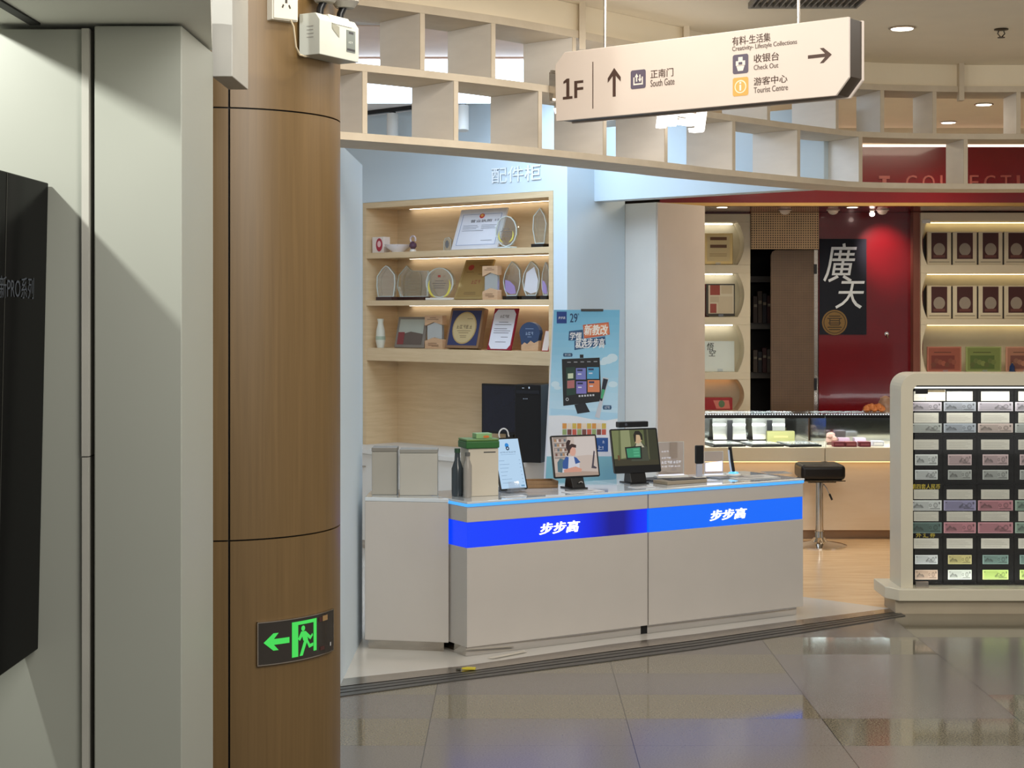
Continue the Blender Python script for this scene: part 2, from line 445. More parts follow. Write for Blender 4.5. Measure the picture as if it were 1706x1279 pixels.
# ================================================================== COLUMN
CX, CY, CR = -.974, 5.6, .40
col = thing('column', 'round brown wood-veneer column beside the pale pier', 'column', (CX, CY, 0))
core = MB(m_black); core.lathe([(CR-.012, 0), (CR-.012, 3.0)], seg=64); core.build('core', col)
seam = math.asin(.097/CR)
def arc_panel(z0, z1):
    b = MB(m_veneer); n = 96; a0 = seam+.008; a1 = seam+2*PI-.008
    pts = []
    for i in range(n+1):
        t = a0+(a1-a0)*i/n; pts.append((math.sin(t), -math.cos(t)))
    R1, R0 = CR, CR-.011
    vo = [[b.bm.verts.new((x*r, y*r, z)) for x, y in pts] for r, z in ((R0, z0), (R1, z0), (R1, z1), (R0, z1))]
    for k in range(3):
        for i in range(n):
            f = b.bm.faces.new((vo[k][i], vo[k][i+1], vo[k+1][i+1], vo[k+1][i])); f.smooth = True
    for i in (0, n): b.bm.faces.new([vo[k][i] for k in range(4)])
    bmesh.ops.recalc_face_normals(b.bm, faces=b.bm.faces[:])
    b.build('veneer_panel', col)
arc_panel(0, .883); arc_panel(.888, 2.226); arc_panel(2.231, 3.0)
def col_theta(u):
    best = None
    for i in range(2000):
        t = -1.2+2.6*i/2000
        x = CX+CR*math.sin(t); y = CY-CR*math.cos(t)
        if abs(x/y*FPX+U0-u) < 1.0: best = t if best is None else best; 
        if best is not None: return best
    return 1.3
# exit sign wrapped round the column
th0, th1 = col_theta(428), col_theta(552)
SW = (th1-th0); SL = SW*CR
ez0, ez1 = .492, .628
ex = thing('exit_sign', 'green running-man exit sign with left arrow, curved round the column', 'sign', (CX, CY, 0))
def wrap(b, r):
    for i in range(1, 30):
        s = SL*i/30
        bmesh.ops.bisect_plane(b.bm, geom=b.bm.verts[:]+b.bm.edges[:]+b.bm.faces[:], plane_co=(s, 0, 0), plane_no=(1, 0, 0))
    for v in b.bm.verts:
        t = th0+v.co.x/CR; rr = r-v.co.y
        v.co = Vector((rr*math.sin(t), -rr*math.cos(t), v.co.z))
m_plate = M('sign_plate', (62, 58, 54), .15, metal=.3, var=.1, scale=3)
b = MB(m_plate); b.box(.002, SL-.002, -.008, .0, ez0+.002, ez1-.002); wrap(b, CR+.001); b.build('plate', ex)
b = MB(m_steel)
for q in ((0, SL, ez0, ez0+.003), (0, SL, ez1-.003, ez1), (0, .003, ez0, ez1), (SL-.003, SL, ez0, ez1)): b.box(q[0], q[1], -.010, 0, q[2], q[3])
wrap(b, CR+.001); b.build('rim', ex)
m_green = E('exit_green', (70, 225, 90), .9)
def sx(u): return CR*(col_theta(u)-th0)
zc = .563
b = MB(m_green); a0, a1 = sx(438), sx(480)
b.shape([(a0, zc), (a0+.032, zc+.027), (a0+.050, zc+.027), (a0+.034, zc+.009), (a1, zc+.009), (a1, zc-.009), (a0+.034, zc-.009), (a0+.050, zc-.027), (a0+.032, zc-.027)], -.0095)
wrap(b, CR+.001); b.build('arrow', ex)
d0, d1 = sx(484), sx(524); dw = d1-d0; zt, zb = .616, .505
b = MB(m_green)
b.rect(d0, zb, d0+dw*.23, zt, -.0095); b.rect(d1-dw*.14, zb+.008, d1, zt, -.0095); b.rect(d0+dw*.23, zt-.011, d1-dw*.14, zt, -.0095)
wrap(b, CR+.001); b.build('door_symbol', ex)
b = MB(m_green); k = dw
b.oval(d0+k*.42, zt-.024, k*.075, .009, -.0098, n=14)
for q in ([(.34, .033), (.52, .034), (.62, .062), (.50, .070), (.42, .062)], [(.34, .033), (.22, .055), (.29, .062), (.42, .045)], [(.52, .034), (.72, .052), (.80, .045), (.83, .052), (.71, .064), (.55, .050)],
          [(.46, .062), (.60, .062), (.48, .090), (.40, .110), (.28, .110), (.36, .088)], [(.52, .062), (.60, .062), (.70, .078), (.84, .076), (.84, .086), (.66, .090)]):
    b.shape([(d0+k*x, zt-z) for x, z in q], -.0098)
wrap(b, CR+.001); b.build('running_figure', ex)
for q, c in (((534, .600, 542, .617), (150, 120, 80)), ((528, .600, 533, .615), (70, 40, 36)), ((530, .508, 537, .520), (70, 40, 36)), ((546, .512, 547.5, .524), (190, 190, 190))):
    b = MB(PR(c)); b.rect(sx(q[0]), q[1], sx(q[2]), q[3], -.0095); wrap(b, CR+.001); b.build('maker_mark', ex)

# socket
def on_col(name, label, cat, u, group=None):
    t = col_theta(u)
    return thing(name, label, cat, (CX+CR*math.sin(t), CY-CR*math.cos(t), 0), math.degrees(t)), t
so, t = on_col('power_socket', 'white wall socket plate high on the brown column', 'socket', 468)
sw = M('socket_plastic', (206, 200, 186), .35)
b = MB(sw); b.box(-.046, .046, -.030, .006, 2.507, 2.60, .003); b.build('back_box', so)
b = MB(sw); b.box(-.043, .043, -.036, -.0301, 2.510, 2.597, .003); b.build('face_plate', so)
b = MB(m_dark)
for q in ([(-.004, 2.560), (.004, 2.560), (.004, 2.575), (-.004, 2.575)], [(-.017, 2.546), (-.012, 2.543), (-.007, 2.554), (-.012, 2.557)], [(.017, 2.546), (.012, 2.543), (.007, 2.554), (.012, 2.557)]): b.shape(q, -.0365)
b.build('pin_slot', so)
# emergency light
te = math.radians(60.5)
em = thing('emergency_light', 'white emergency light box with taped label beside the column', 'emergency light', (CX+CR*math.sin(te), CY-CR*math.cos(te), 0), 60.5)
hw = M('housing_white', (178, 181, 174), .4)
b = MB(hw); b.prism([(-.002, 2.405), (-.082, 2.405), (-.082, 2.515), (-.066, 2.537), (-.002, 2.537)], -.1, .115, 'x', .002); b.build('housing', em)
b = MB(M('vent_grey', (140, 138, 132), .6))
for i in range(4): b.box(-.1012, -.100, -.058, -.032, 2.46+i*.0115, 2.462+i*.0115)
b.build('vent', em)
b = MB(M('label_dark', (92, 100, 96), .3)); b.box(.045, .093, -.0835, -.082, 2.432, 2.502)
b.use(m_blackpl); b.rect(.056, 2.490, .082, 2.498, -.084); b.rect(.047, 2.436, .091, 2.443, -.084); b.use(PR((190, 196, 190)))
b.glyphs(3, .054, 2.460, .078, 2.467, -.084); b.build('label_plate', em)
b = MB(PR((225, 222, 210))); b.prism([(-.082, 2.512), (-.0845, 2.512), (-.068, 2.541), (-.04, 2.541), (-.04, 2.5385), (-.066, 2.5385)], -.035, .075, 'x')
b.use(PR((130, 130, 118))); b.shape([(-.035, 2.512), (.005, 2.505), (.005, 2.470), (-.035, 2.495)], -.0835); b.build('tape', em)
for x in (-.035, .075):
    b = MB(m_blackpl); b.tube([(x, -.035, 2.537), (x, -.037, 2.56), (x+.008, -.045, 2.585)], .012, 12); b.build('lamp_stem', em)
    b = MB(M('lamp_grey', (128, 126, 120), .4)); b.lathe([(.030, -.02), (.045, .0), (.045, .03), (.03, .05)], (x+.008, -.05, 2.60)); b.build('lamp_head', em)
ce, se = math.cos(te), math.sin(te)
def loc_em(p):   # world -> local
    d = Vector(p)-Vector((CX+CR*se, CY-CR*ce, 0)); return (d.x*ce+d.y*se, -d.x*se+d.y*ce, d.z)
cp = [loc_em((P(u, v, Y))) for u, v, Y in ((484, 33, 5.19), (489, 44, 5.20), (491, 60, 5.21), (493, 78, 5.22), (499, 91, 5.25), (508, 94, 5.30), (520, 92.5, 5.35))]
b = MB(PR((190, 176, 150))); b.tube(cp, .003, 8); b.build('power_cord', em)

# ================================================================== BLACK DISPLAY SCREEN (left)
ds = thing('display_screen', 'tall black glossy display screen mounted on the pale wall panel', 'screen', (-1.157, 3.05, .755), 90)
m_gl = M('screen_black', (7, 7, 8), .16, var=.2, scale=2); m_gl.node_tree.nodes['Principled BSDF'].inputs['Specular IOR Level'].default_value = .02
LN = 1.145
b = MB(m_gl); b.prism([(.0255, 0), (.0, 1.163), (.045, 1.163), (.07, 0)], 0, LN, 'x', .003); b.build('panel', ds)
def fy(z): return .0255*(1-z/1.163)
b = MB(M('screen_letter', (58, 64, 74), .5)); n0 = len(b.bm.verts)
b.text('全新PRO系列', .70, .872, 1.03, .925, 0)
for v in b.bm.verts: v.co.y = fy(v.co.z)-.002
b.build('lettering', ds)
b = MB(M('seam_grey', (52, 52, 46), .5)); b.prism([(fy(.0)-.001, .0), (fy(1.16)-.001, 1.16), (fy(1.16)+.004, 1.16), (fy(0)+.004, 0)], .80, .803, 'x'); b.build('panel_seam', ds)

# ================================================================== LATTICE
la = thing('lattice_screen', 'curved open-box lattice screen hanging over the shop fronts', 'lattice')
ZR = [(2.270, 2.300), (2.545, 2.575), (2.805, 2.838)]
for z0, z1 in ZR:
    b = MB(m_lattice); sweep(b, 0, LDEP, z0, z1); b.build('rail', la)
def divider(u, z0, z1):
    p, d = lat_at(u); n = Vector((-d.y, d.x)); h = d*.0115
    b = MB(m_latwhite)
    a = [p-h+n*.004, p+h+n*.004, p+h+n*LDEP, p-h+n*LDEP]
    b.prism([(q.x, q.y) for q in a], z0+.0005, z1-.0005, 'z')
    b.use(m_lattice); a = [p-h, p+h, p+h+n*.0035, p-h+n*.0035]
    b.prism([(q.x, q.y) for q in a], z0+.0005, z1-.0005, 'z')
    b.build('divider', la)
for u in (480, 608, 760, 900, 1008, 1110, 1223, 1331, 1434, 1609, 1790): divider(u, ZR[0][1], ZR[1][0])
for u in (560, 704, 822, 957, 1068, 1178, 1281, 1395, 1470, 1557, 1697): divider(u, ZR[1][1], ZR[2][0])
for u in (970, 1143, 1330, 1600):
    p, d = lat_at(u); b = MB(m_lattice); b.box(p.x-.014, p.x+.014, p.y-.03, p.y+.02, ZR[2][0]-.05, CZ); b.build('hanger', la)
# lit letters on the lattice
pa, _ = lat_at(922); pb, _ = lat_at(1190)
ang = math.atan2(pb.y-pa.y, pb.x-pa.x); LF = Frame(pa, math.degrees(ang))
ll = thing('illuminated_letters', 'glowing white shop-name letters behind the hanging sign', 'sign letters', (pa.x, pa.y, 0), math.degrees(ang))
m_lit = E('lit_letter', (255, 248, 240), 3.2)
xs = [LF.px(u, 0, -.09)[0] for u in (930, 1014, 1100, 1186)]
for i, ch in enumerate('步步高'):
    b = MB(m_lit); b.text(ch, xs[i]+.005, 2.445, xs[i+1]-.008, 2.70, -.06, None, .010, .15, .035); b.build('letter', ll)
for z in (2.50, 2.62):
    b = MB(m_steel); b.box(xs[0], xs[3], -.058, -.046, z, z+.012); b.build('mounting_bar', ll)
for x in (xs[0]+.05, xs[3]-.05):
    b = MB(m_steel); b.box(x-.006, x+.006, -.046, -.004, 2.50, 2.632); b.build('mounting_arm', ll)

# ================================================================== HANGING SIGN
SF = Frame((.1695, 6.5), -39.9)
hs = thing('hanging_sign', 'cream direction sign hanging from two rods, marked 1F with arrows', 'sign', (.1695, 6.5, 0), -39.9)
SLn = SF.px(1414, 60)[0]; zb, zt = 2.331, 2.594
out = [(0, zb), (SLn-.05, zb), (SLn, zb+.058), (SLn, zt), (.042, zt), (-.004, zt-.045)]
m_sign = M('sign_cream', (212, 199, 189), .4, var=.01)
b = MB(m_sign); b.prism(out, 0, .012, 'y', .002); b.build('face_panel', hs)
b = MB(M('sign_body', (60, 50, 40), .45)); b.prism([(x+(.004 if x < .5 else -.004), z+(.005 if z < 2.45 else -.003)) for x, z in out], .0121, .098, 'y'); b.build('body', hs)
b = MB(m_sign); b.prism(out, .0981, .11, 'y', .002); b.build('back_panel', hs)
m_ink = PR((74, 54, 46)); m_ink2 = PR((92, 76, 70))
def stext(t, LL, UR, name='lettering', mat=m_ink, bold=.012):
    x0, z0 = SF.px(*LL); x1, z1 = SF.px(*UR)
    b = MB(mat); b.text(t, x0, z0, x1, z1, -.001, None, bold); b.build(name, hs)
x0, z0 = SF.px(938, 166); x1, z1 = SF.px(954, 130); W_ = x1-x0; H_ = z1-z0
b = MB(m_ink); b.shape([(x0, z0), (x1, z0), (x1, z0+.13*H_), (x0+.68*W_, z0+.13*H_), (x0+.68*W_, z1), (x0+.40*W_, z1), (x0+.06*W_, z0+.88*H_), (x0+.06*W_, z0+.76*H_), (x0+.36*W_, z0+.82*H_), (x0+.36*W_, z0+.13*H_), (x0, z0+.13*H_)], -.001); b.build('lettering', hs)
stext('F', (957, 164), (972, 133), bold=.03)
x, z0 = SF.px(988, 181); _, z1 = SF.px(988, 103)
b = MB(m_ink); b.rect(x-.002, z0, x+.002, z1, -.001); b.build('divider_line', hs)
def arrow(u, v, sz, up):
    x, z = SF.px(u, v); s = sz
    q = [(0, .5), (.28, .16), (.28, 0), (.065, .22), (.065, -.5), (-.065, -.5), (-.065, .22), (-.28, 0), (-.28, .16)]
    if not up: q = [(a[1], a[0]*1.0) for a in q]
    b = MB(m_ink); b.shape([(x+a[0]*s, z+a[1]*s) for a in q], -.001); b.build('arrow', hs)
arrow(1023.5, 137, .108, True); arrow(1366, 93, .088*1.05, False)
m_icon = PR((92, 84, 100)); m_iconw = PR((224, 214, 204))
def icon(u0, v0, u1, v1, mat, fn):
    x0, z0 = SF.px(u0, v1); x1, z1 = SF.px(u1, v0)
    b = MB(mat); b.shape(rpoly(x0, z0, x1, z1, .008), -.001)
    fn(b, lambda a, c: (x0+(x1-x0)*a, z0+(z1-z0)*c)); b.build('icon', hs)
def ic_gate(b, f):
    for q in ([(.18, .2), (.82, .2), (.82, .28), (.18, .28)], [(.18, .2), (.26, .2), (.26, .62), (.18, .62)], [(.74, .2), (.82, .2), (.82, .62), (.74, .62)],
              [(.36, .38), (.44, .38), (.44, .66), (.36, .66)], [(.28, .62), (.52, .62), (.40, .82)], [(.58, .52), (.66, .52), (.66, .74), (.58, .74)], [(.50, .52), (.74, .52), (.62, .34)]):
        b.shape([f(*p) for p in q], -.0015, m_iconw)
def ic_cash(b, f):
    for q in ([(.36, .62), (.64, .62), (.64, .86), (.36, .86)], [(.2, .42), (.8, .42), (.8, .66), (.2, .66)], [(.34, .14), (.66, .14), (.76, .40), (.24, .40)]): b.shape([f(*p) for p in q], -.0015, m_iconw)
    b.shape([f(*p) for p in [(.38, .46), (.62, .46), (.62, .6), (.38, .6)]], -.002, m_icon)
def ic_info(b, f):
    b.shape([f(.5+.38*math.cos(a*PI/12), .5+.36*math.sin(a*PI/12)) for a in range(24)], -.0015, PR((232, 216, 190)))
    b.shape([f(.5+.31*math.cos(a*PI/12), .5+.29*math.sin(a*PI/12)) for a in range(24)], -.002, PR((214, 168, 92)))
    b.shape([f(*p) for p in [(.44, .28), (.56, .28), (.56, .6), (.44, .6)]], -.0025, m_iconw); b.shape([f(.5+.07*math.cos(a*PI/6), .7+.06*math.sin(a*PI/6)) for a in range(12)], -.0025, m_iconw)
icon(1051, 115, 1076, 149, m_icon, ic_gate); icon(1221, 89, 1247, 124, m_icon, ic_cash); icon(1221, 127.5, 1247, 161, PR((210, 164, 88)), ic_info)
stext('正南门', (1084, 131), (1122, 112.5)); stext('South Gate', (1084, 145), (1124, 129), mat=m_ink2)
stext('有料-生活集', (1220, 76.5), (1284, 54)); stext('Creativity- Lifestyle Collections', (1220, 88), (1328, 65), mat=m_ink2)
stext('收银台', (1256, 105), (1298, 86)); stext('Check Out', (1256, 117), (1297, 104), mat=m_ink2)
stext('游客中心', (1256, 143), (1312, 123.5)); stext('Tourist Centre', (1256, 155.5), (1313, 140), mat=m_ink2)
for u in (1008, 1330):
    x, _ = SF.px(u, 60, .05); b = MB(m_steel); b.tube([(x, .05, zt-.003), (x, .05, CZ)], .006, 12); b.build('hanging_rod', hs)

# ================================================================== BLUE SHOP: cabinet wall
CF = Frame((-1.032, 11.655), -43.5); RZ = -43.5
WT = CF.px(922, 0)[0]; WE = CF.px(945, 0)[0]
zN = PZ(338, 11.655)     # niche top
SZ = 2.95
ND = .29
b = MB(m_shopwall)
for q in ((-1.3, 0., 0, .35, 0, SZ), (0., WT, 0, .35, zN, SZ), (WT, WE, 0, .556, 0, SZ), (0., WT, ND+.015, .35, 0, zN)): b.box(*q)
o = b.build('wall_back', None, CF.o, (0, 0, CF.a)); struct(o, 'pale blue wall of the shop around the award shelves')
b = MB(M('raised_letter', (232, 238, 244), .35))
x0, z0 = CF.px(820, 306); x1, z1 = CF.px(902, 273)
b.text('配件柜', x0, z0, x1, z1, -.001, None, .012, 0, .006)
tag(b.build('wall_lettering', None, CF.o, (0, 0, CF.a)), 'raised white characters on the wall above the award shelves', 'lettering')
# pillar + fascia
pil = [(.7225, 10.756), (.907, 10.578), (1.245, 10.936), (1.06, 11.11)]
b = MB(m_white); b.prism(pil, 0, 2.281, 'z', .004)
struct(b.build('wall_right'), 'pale square pillar between the two shops')
b = MB(m_pillar)
n = Vector((pil[2][0]-pil[1][0], pil[2][1]-pil[1][1])).normalized(); q = Vector((n.y, -n.x))*.012
a0 = Vector(pil[1])+n*.002; a1 = Vector(pil[2])
b.prism([tuple(a0+q*.1), tuple(a1+q*.1), tuple(a1+q), tuple(a0+q)], 0.0, 2.279, 'z')
struct(b.build('trim_7'), 'beige cladding on the pillar face')
FF = Frame((.515, 10.54), RZ); FT = FF.px(1373, 0)[0]
b = MB(m_shopwall); b.box(0, FT, 0, .12, 2.283, 2.74, .003); struct(b.build('trim_8', None, FF.o, (0, 0, FF.a)), 'pale fascia beam over the pillar')
b = MB(m_shopwall); b.box(-1.05, -.732, 7.12, 8.22, 0, 2.31); struct(b.build('wall_left'), 'pale blue end wall at the shop opening by the column')
# shop ceiling with luminous panel
b = MB(M('shop_ceiling', (226, 222, 220), .7, var=.01)); b.prism([(-1.55, 7.3), (.55, 8.6), (1.3, 9.3), (1.3, 12.6), (-2.8, 13.2), (-2.8, 7.6)], 2.942, 2.957, 'z'); struct(b.build('ceiling'), 'white ceiling of the blue-lit shop')
lp = thing('light_panel', 'large glowing white ceiling panel inside the blue-lit shop', 'ceiling light', (-.2, 9.6, 2.9415))
b = MB(E('panel_glow', (212, 233, 255), 6.6)); b.box(-.85, .75, -.68, .68, -.075, -.0125); b.build('diffuser', lp)
b = MB(M('peach_frame', (236, 205, 188), .6))
for q in ((-.89, .79, -.72, -.6805), (-.89, .79, .6805, .72), (-.89, -.8505, -.68, .68), (.7505, .79, -.68, .68)): b.box(q[0], q[1], q[2], q[3], -.012, -.0005)
b.build('frame', lp)
b = MB(M('peach_paint', (252, 226, 210), .6)); b.prism([(-1.6, 7.85), (-.05, 7.95), (.42, 8.86), (-1.6, 8.86)], 2.937, 2.9415, 'z'); struct(b.build('trim_12'), 'peach ceiling band before the glowing panel')
# track rail with heads
tr = thing('track_light_rail', 'black ceiling track with white cylinder spotlights inside the shop', 'track light', CF.o, RZ)
b = MB(m_blackpl); b.box(-.9, 1.2, -.22, -.19, 2.915, 2.9415); b.build('rail', tr)
for u in (655, 772):
    x, _ = CF.px(u, 0, -.2)
    b = MB(m_white); b.tube([(x, -.205, 2.90), (x+.02, -.225, 2.74)], .038, 20); h = b.build('spotlight_head', tr)
    b = MB(m_blackpl); b.box(x-.02, x+.02, -.215, -.195, 2.885, 2.9145); b.build('adapter', h)

# award cabinet
SH = [(1.990, 1.957+.0), (0, 0)]
def zc_(vl, vr):  # mean shelf height from its pixels at both ends
    return .5*(PZ(vl, 11.655)+PZ(vr, CF.w(WT).y))
s1t, s1b = zc_(422, 410), zc_(431, 421); s2t, s2b = zc_(500, 499), zc_(509, 508.5); s3t, s3b = zc_(581, 584), zc_(604, 605)
DZ = .672
cb = thing('award_cabinet', 'oak built-in shelf cabinet holding trophies and certificates', 'cabinet', CF.o, RZ)
b = MB(m_oak); b.box(.0015, .035, -.004, ND, DZ, zN-.0015); b.build('side_panel', cb)
b = MB(m_oak); b.box(WT-.035, WT-.0015, -.004, ND, DZ, zN-.0015); b.build('side_panel', cb)
b = MB(m_oak); b.box(.035, WT-.035, -.004, ND, zN-.04, zN-.0015); b.build('top_panel', cb)
b = MB(m_oak); b.box(.035, WT-.035, ND, ND+.014, DZ, zN-.0015); b.build('back_panel', cb)
for zt_, zb_ in ((s1t, s1b), (s2t, s2b), (s3t, s3b)):
    b = MB(m_oak); b.box(.035, WT-.035, .0, ND, zb_, zt_, .001); b.build('shelf', cb)
m_led = E('warm_led', (255, 246, 232), 9)
for z in (zN-.04, s1b, s2b):
    b = MB(m_led); b.box(.19, WT-.05, .262, .272, z-.0015, z-.0004); b.build('led_strip', cb)
b = MB(m_white); b.box(.0015, WT-.0015, -.27, ND, DZ-.03, DZ, .002); b.build('desk_top', cb)
for i in range(3):
    x0 = .01+i*(WT-.02)/3; b = MB(m_white); b.box(x0, x0+(WT-.03)/3, -.25, ND, .06, DZ-.031, .002); d = b.build('base_door', cb)
    b2 = MB(m_steel); b2.box(x0+.2, x0+.3, -.262, -.2505, .55, .56); b2.build('handle', d)
b = MB(m_steel); b.box(.0015, WT-.0015, -.22, ND, 0, .059); b.build('kick_board', cb)

# --- things on the shelves
def shelf_thing(name, label, cat, u, z, y=.12, group=None, lean=0, rz=RZ):
    t, _ = CF.px(u, 0, y); p = CF.w(t, y, z+.0006)
    return thing(name, label, cat, p, rz, group, lean)
def cw(u0, u1, y=.12): return CF.px(u1, 0, y)[0]-CF.px(u0, 0, y)[0]
def chh(dv, u, y=.12):
    t, _ = CF.px(u, 0, y); return dv/FPX*CF.w(t, y).y
m_blkbase = M('black_base', (14, 13, 14), .15, coat=.5)
# row 1
o = shelf_thing('gift_box', 'small white box with red emblem at left of top shelf', 'box', 635, s1t, .06)
w_, h_ = cw(626, 645), chh(26, 635)
b = MB(PR((226, 214, 204))); b.box(-w_/2, w_/2, -.03, .03, 0, h_, .002); b.build('carton', o)
b = MB(PR((170, 42, 60))); b.oval(w_*.12, h_*.5, w_*.28, h_*.42, -.031); b.use(PR((232, 190, 190))); b.oval(w_*.12, h_*.55, w_*.16, h_*.2, -.0315); b.build('emblem', o)
o = shelf_thing('bowl', 'white porcelain bowl with purple flower pattern on top shelf', 'bowl', 663, s1t, .06)
r = cw(648, 678)/2
b = MB(M('porcelain', (228, 222, 222), .15)); b.lathe([(r*.45, 0), (r*.5, .008), (r*.85, .03), (r, .052), (r*.96, .052), (r*.8, .034), (.01, .016)], seg=28); b.build('body', o)
b = MB(PR((110, 60, 96)))
for i in range(14):
    a = i*.45+.1; b.lathe([(.002, .0), (.009, .004), (.002, .008)], (r*.86*math.cos(a), r*.86*math.sin(a), .040+.006*(i % 2)), 8)
b.build('flower_pattern', o)
o = shelf_thing('ornament', 'small dark purple looped ornament on white foot, top shelf', 'ornament', 688, s1t, .06)
b = MB(PR((226, 220, 212))); b.lathe([(.022, 0), (.022, .012), (.014, .018)], seg=16); b.build('foot', o)
b = MB(M('purple_glaze', (84, 56, 74), .2)); b.lathe([(.012, .018), (.026, .035), (.024, .055), (.01, .07)], seg=16); b.build('body', o)
b = MB(M('pale_glaze', (200, 186, 190), .2)); b.tube([(.026*math.cos(a), 0, .085+.022*math.sin(a)) for a in [i*PI/8-.6 for i in range(14)]], .006); b.build('loop', o)
def crystal(label, u0, u1, dv, z, shape, y=.12, base=True, group=None, deco=None, name='crystal_trophy', th=.022, basew=.42, bcol=m_blkbase, baseh=.024):
    uc = (u0+u1)/2
    o = shelf_thing(name, label, 'trophy', uc, z, y, group)
    W = cw(u0, u1, y); H = chh(dv, uc, y); zb = baseh if base else 0
    pts = [(x*W/2, zb+q*(H-zb)) for x, q in shape]
    b = MB(m_crystal); b.prism(pts, -th/2, th/2, 'y'); b.build('crystal', o)
    b = MB(m_edge); c0 = (sum(p[0] for p in pts)/len(pts), sum(p[1] for p in pts)/len(pts)); n = len(pts)
    for i in range(n):
        a = pts[i]; c = pts[(i+1) % n]; ai = (a[0]+(c0[0]-a[0])*.07, a[1]+(c0[1]-a[1])*.05); ci = (c[0]+(c0[0]-c[0])*.07, c[1]+(c0[1]-c[1])*.05)
        b.prism([a, c, ci, ai], -th/2-.001, -th/2+.004, 'y')
    b.build('bevelled_edge', o)
    if base: b = MB(bcol); b.box(-W*basew, W*basew, -.03, .03, 0, zb-.0005, .002); b.build('base', o)
    if deco:
        b = MB(); deco(b, W, H, -th/2-.0015); b.build('engraving', o)
    return o
def ov(n=14, x=1, lo=0., hi=1.): return [(x*math.cos(2*PI*i/n+.22), lo+(hi-lo)*(.5+.5*math.sin(2*PI*i/n+.22))) for i in range(n)]
flame = [(-.55, 0), (.55, 0), (.85, .2), (1, .45), (.9, .75), (.55, .88), (.2, .96), (0, 1), (-.35, .88), (-.8, .66), (-1, .42), (-.85, .18)]
def wreath(col, cx=0., zc=.45, r=.62):
    def f(b, W, H, y):
        for s in (-1, 1):
            pts = []
            for i in range(9):
                a = -PI/2+s*(.35+1.55*i/8); pts.append((cx*W+r*W/2*math.cos(a), zc*H+r*W/2*math.sin(a)))
            for i in range(8, -1, -1):
                a = -PI/2+s*(.35+1.55*i/8); q = r*(1.0+.20*math.sin(PI*i/8)); pts.append((cx*W+q*W/2*math.cos(a), zc*H+q*W/2*math.sin(a)))
            b.shape(pts, y, col)
        for i, (ww, zz) in enumerate(((.3, .58), (.5, .50), (.42, .43), (.36, .36))): b.rect(cx*W-ww*W/2, zz*H, cx*W+ww*W/2, zz*H+H*.022, y, PR((120, 110, 100)))
    return f
crystal('tiny clear crystal block beside the big white certificate', 741, 753, 23, s1t, [(-1, 0), (1, 0), (1, .8), (.4, 1), (-.6, .95), (-1, .7)], base=False, y=.14, deco=lambda b, W, H, y: b.oval(0, H*.5, W*.25, H*.28, y, PR((120, 122, 124))))
def board(name, label, cat, u0, u1, dv, z, lean, y=.12, th=.014, frame=None, face=None, draw=None, bev=0, corner=0):
    uc = (u0+u1)/2
    o = shelf_thing(name, label, cat, uc, z, y, None, lean)
    W = cw(u0, u1, y); H = chh(dv, uc, y)/math.cos(math.radians(lean)); o.location.z += th/2*math.sin(math.radians(lean))
    out = rpoly(-W/2, 0, W/2, H, corner) if corner else [(-W/2, 0), (W/2, 0), (W/2, H), (-W/2, H)]
    b = MB(frame); b.prism(out, -th/2, th/2, 'y', bev); b.build('frame', o)
    b = MB(face); m = W*.06
    b.rect(-W/2+m, m, W/2-m, H-m, -th/2-.001)
    if draw: draw(b, W, H, -th/2-.0015)
    b.build('face', o); return o
m_cert = PR((222, 224, 232)); m_txt = PR((120, 122, 134)); m_txtd = PR((70, 62, 66)); m_silver = M('silver_frame', (222, 222, 226), .3, metal=.1)
def lines(b, W, y, rows, mat=m_txt):
    for x0, x1, z in rows: b.rect(x0*W, z, x1*W, z+.003, y, mat)
def d_cert(b, W, H, y):
    for q in ((-.42, .10, -.41, .86), (.41, .10, .42, .86)): b.rect(q[0]*W, q[1]*H, q[2]*W, q[3]*H, y, PR((110, 130, 170)))
    for z in (.10, .86): b.rect(-.42*W, z*H, .42*W, z*H+.0025, y, PR((110, 130, 170)))
    b.oval(.0, H*.82, W*.055, H*.06, y-.0005, PR((205, 60, 50))); b.oval(0, H*.83, W*.03, H*.035, y-.001, PR((226, 170, 90)))
    b.text('营业执照', -.22*W, .66*H, .24*W, .73*H, y-.0005, m_txtd, .01); b.glyphs(2, .29*W, .68*H, .40*W, .73*H, y-.0005, m_txtd)
    lines(b, W, y-.0005, [(-.36, -.05, H*.58), (-.36, -.02, H*.54), (-.36, -.06, H*.50), (.04, .36, H*.58), (.04, .33, H*.54), (.04, .36, H*.50), (-.36, .1, H*.45), (.1, .34, H*.2)])
board('certificate', 'large white framed certificate with red seal leaning on top shelf', 'certificate', 752, 829, 68, s1t, 20, .06, .012, m_silver, m_cert, d_cert)
crystal('oval crystal plaque with yellow laurel in front of the white certificate', 827, 863, 54, s1t, ov(14), base=True, y=.03, deco=wreath(PR((216, 204, 96))), basew=.3, bcol=m_edge, baseh=.01)
crystal('slim curved crystal trophy on black foot, right end of top shelf', 888, 912, 66, s1t, [(-.55, 0), (.7, 0), (.85, .3), (1, .55), (.7, .8), (.1, 1), (-.3, .9), (-.8, .78), (-.9, .4)], y=.10)
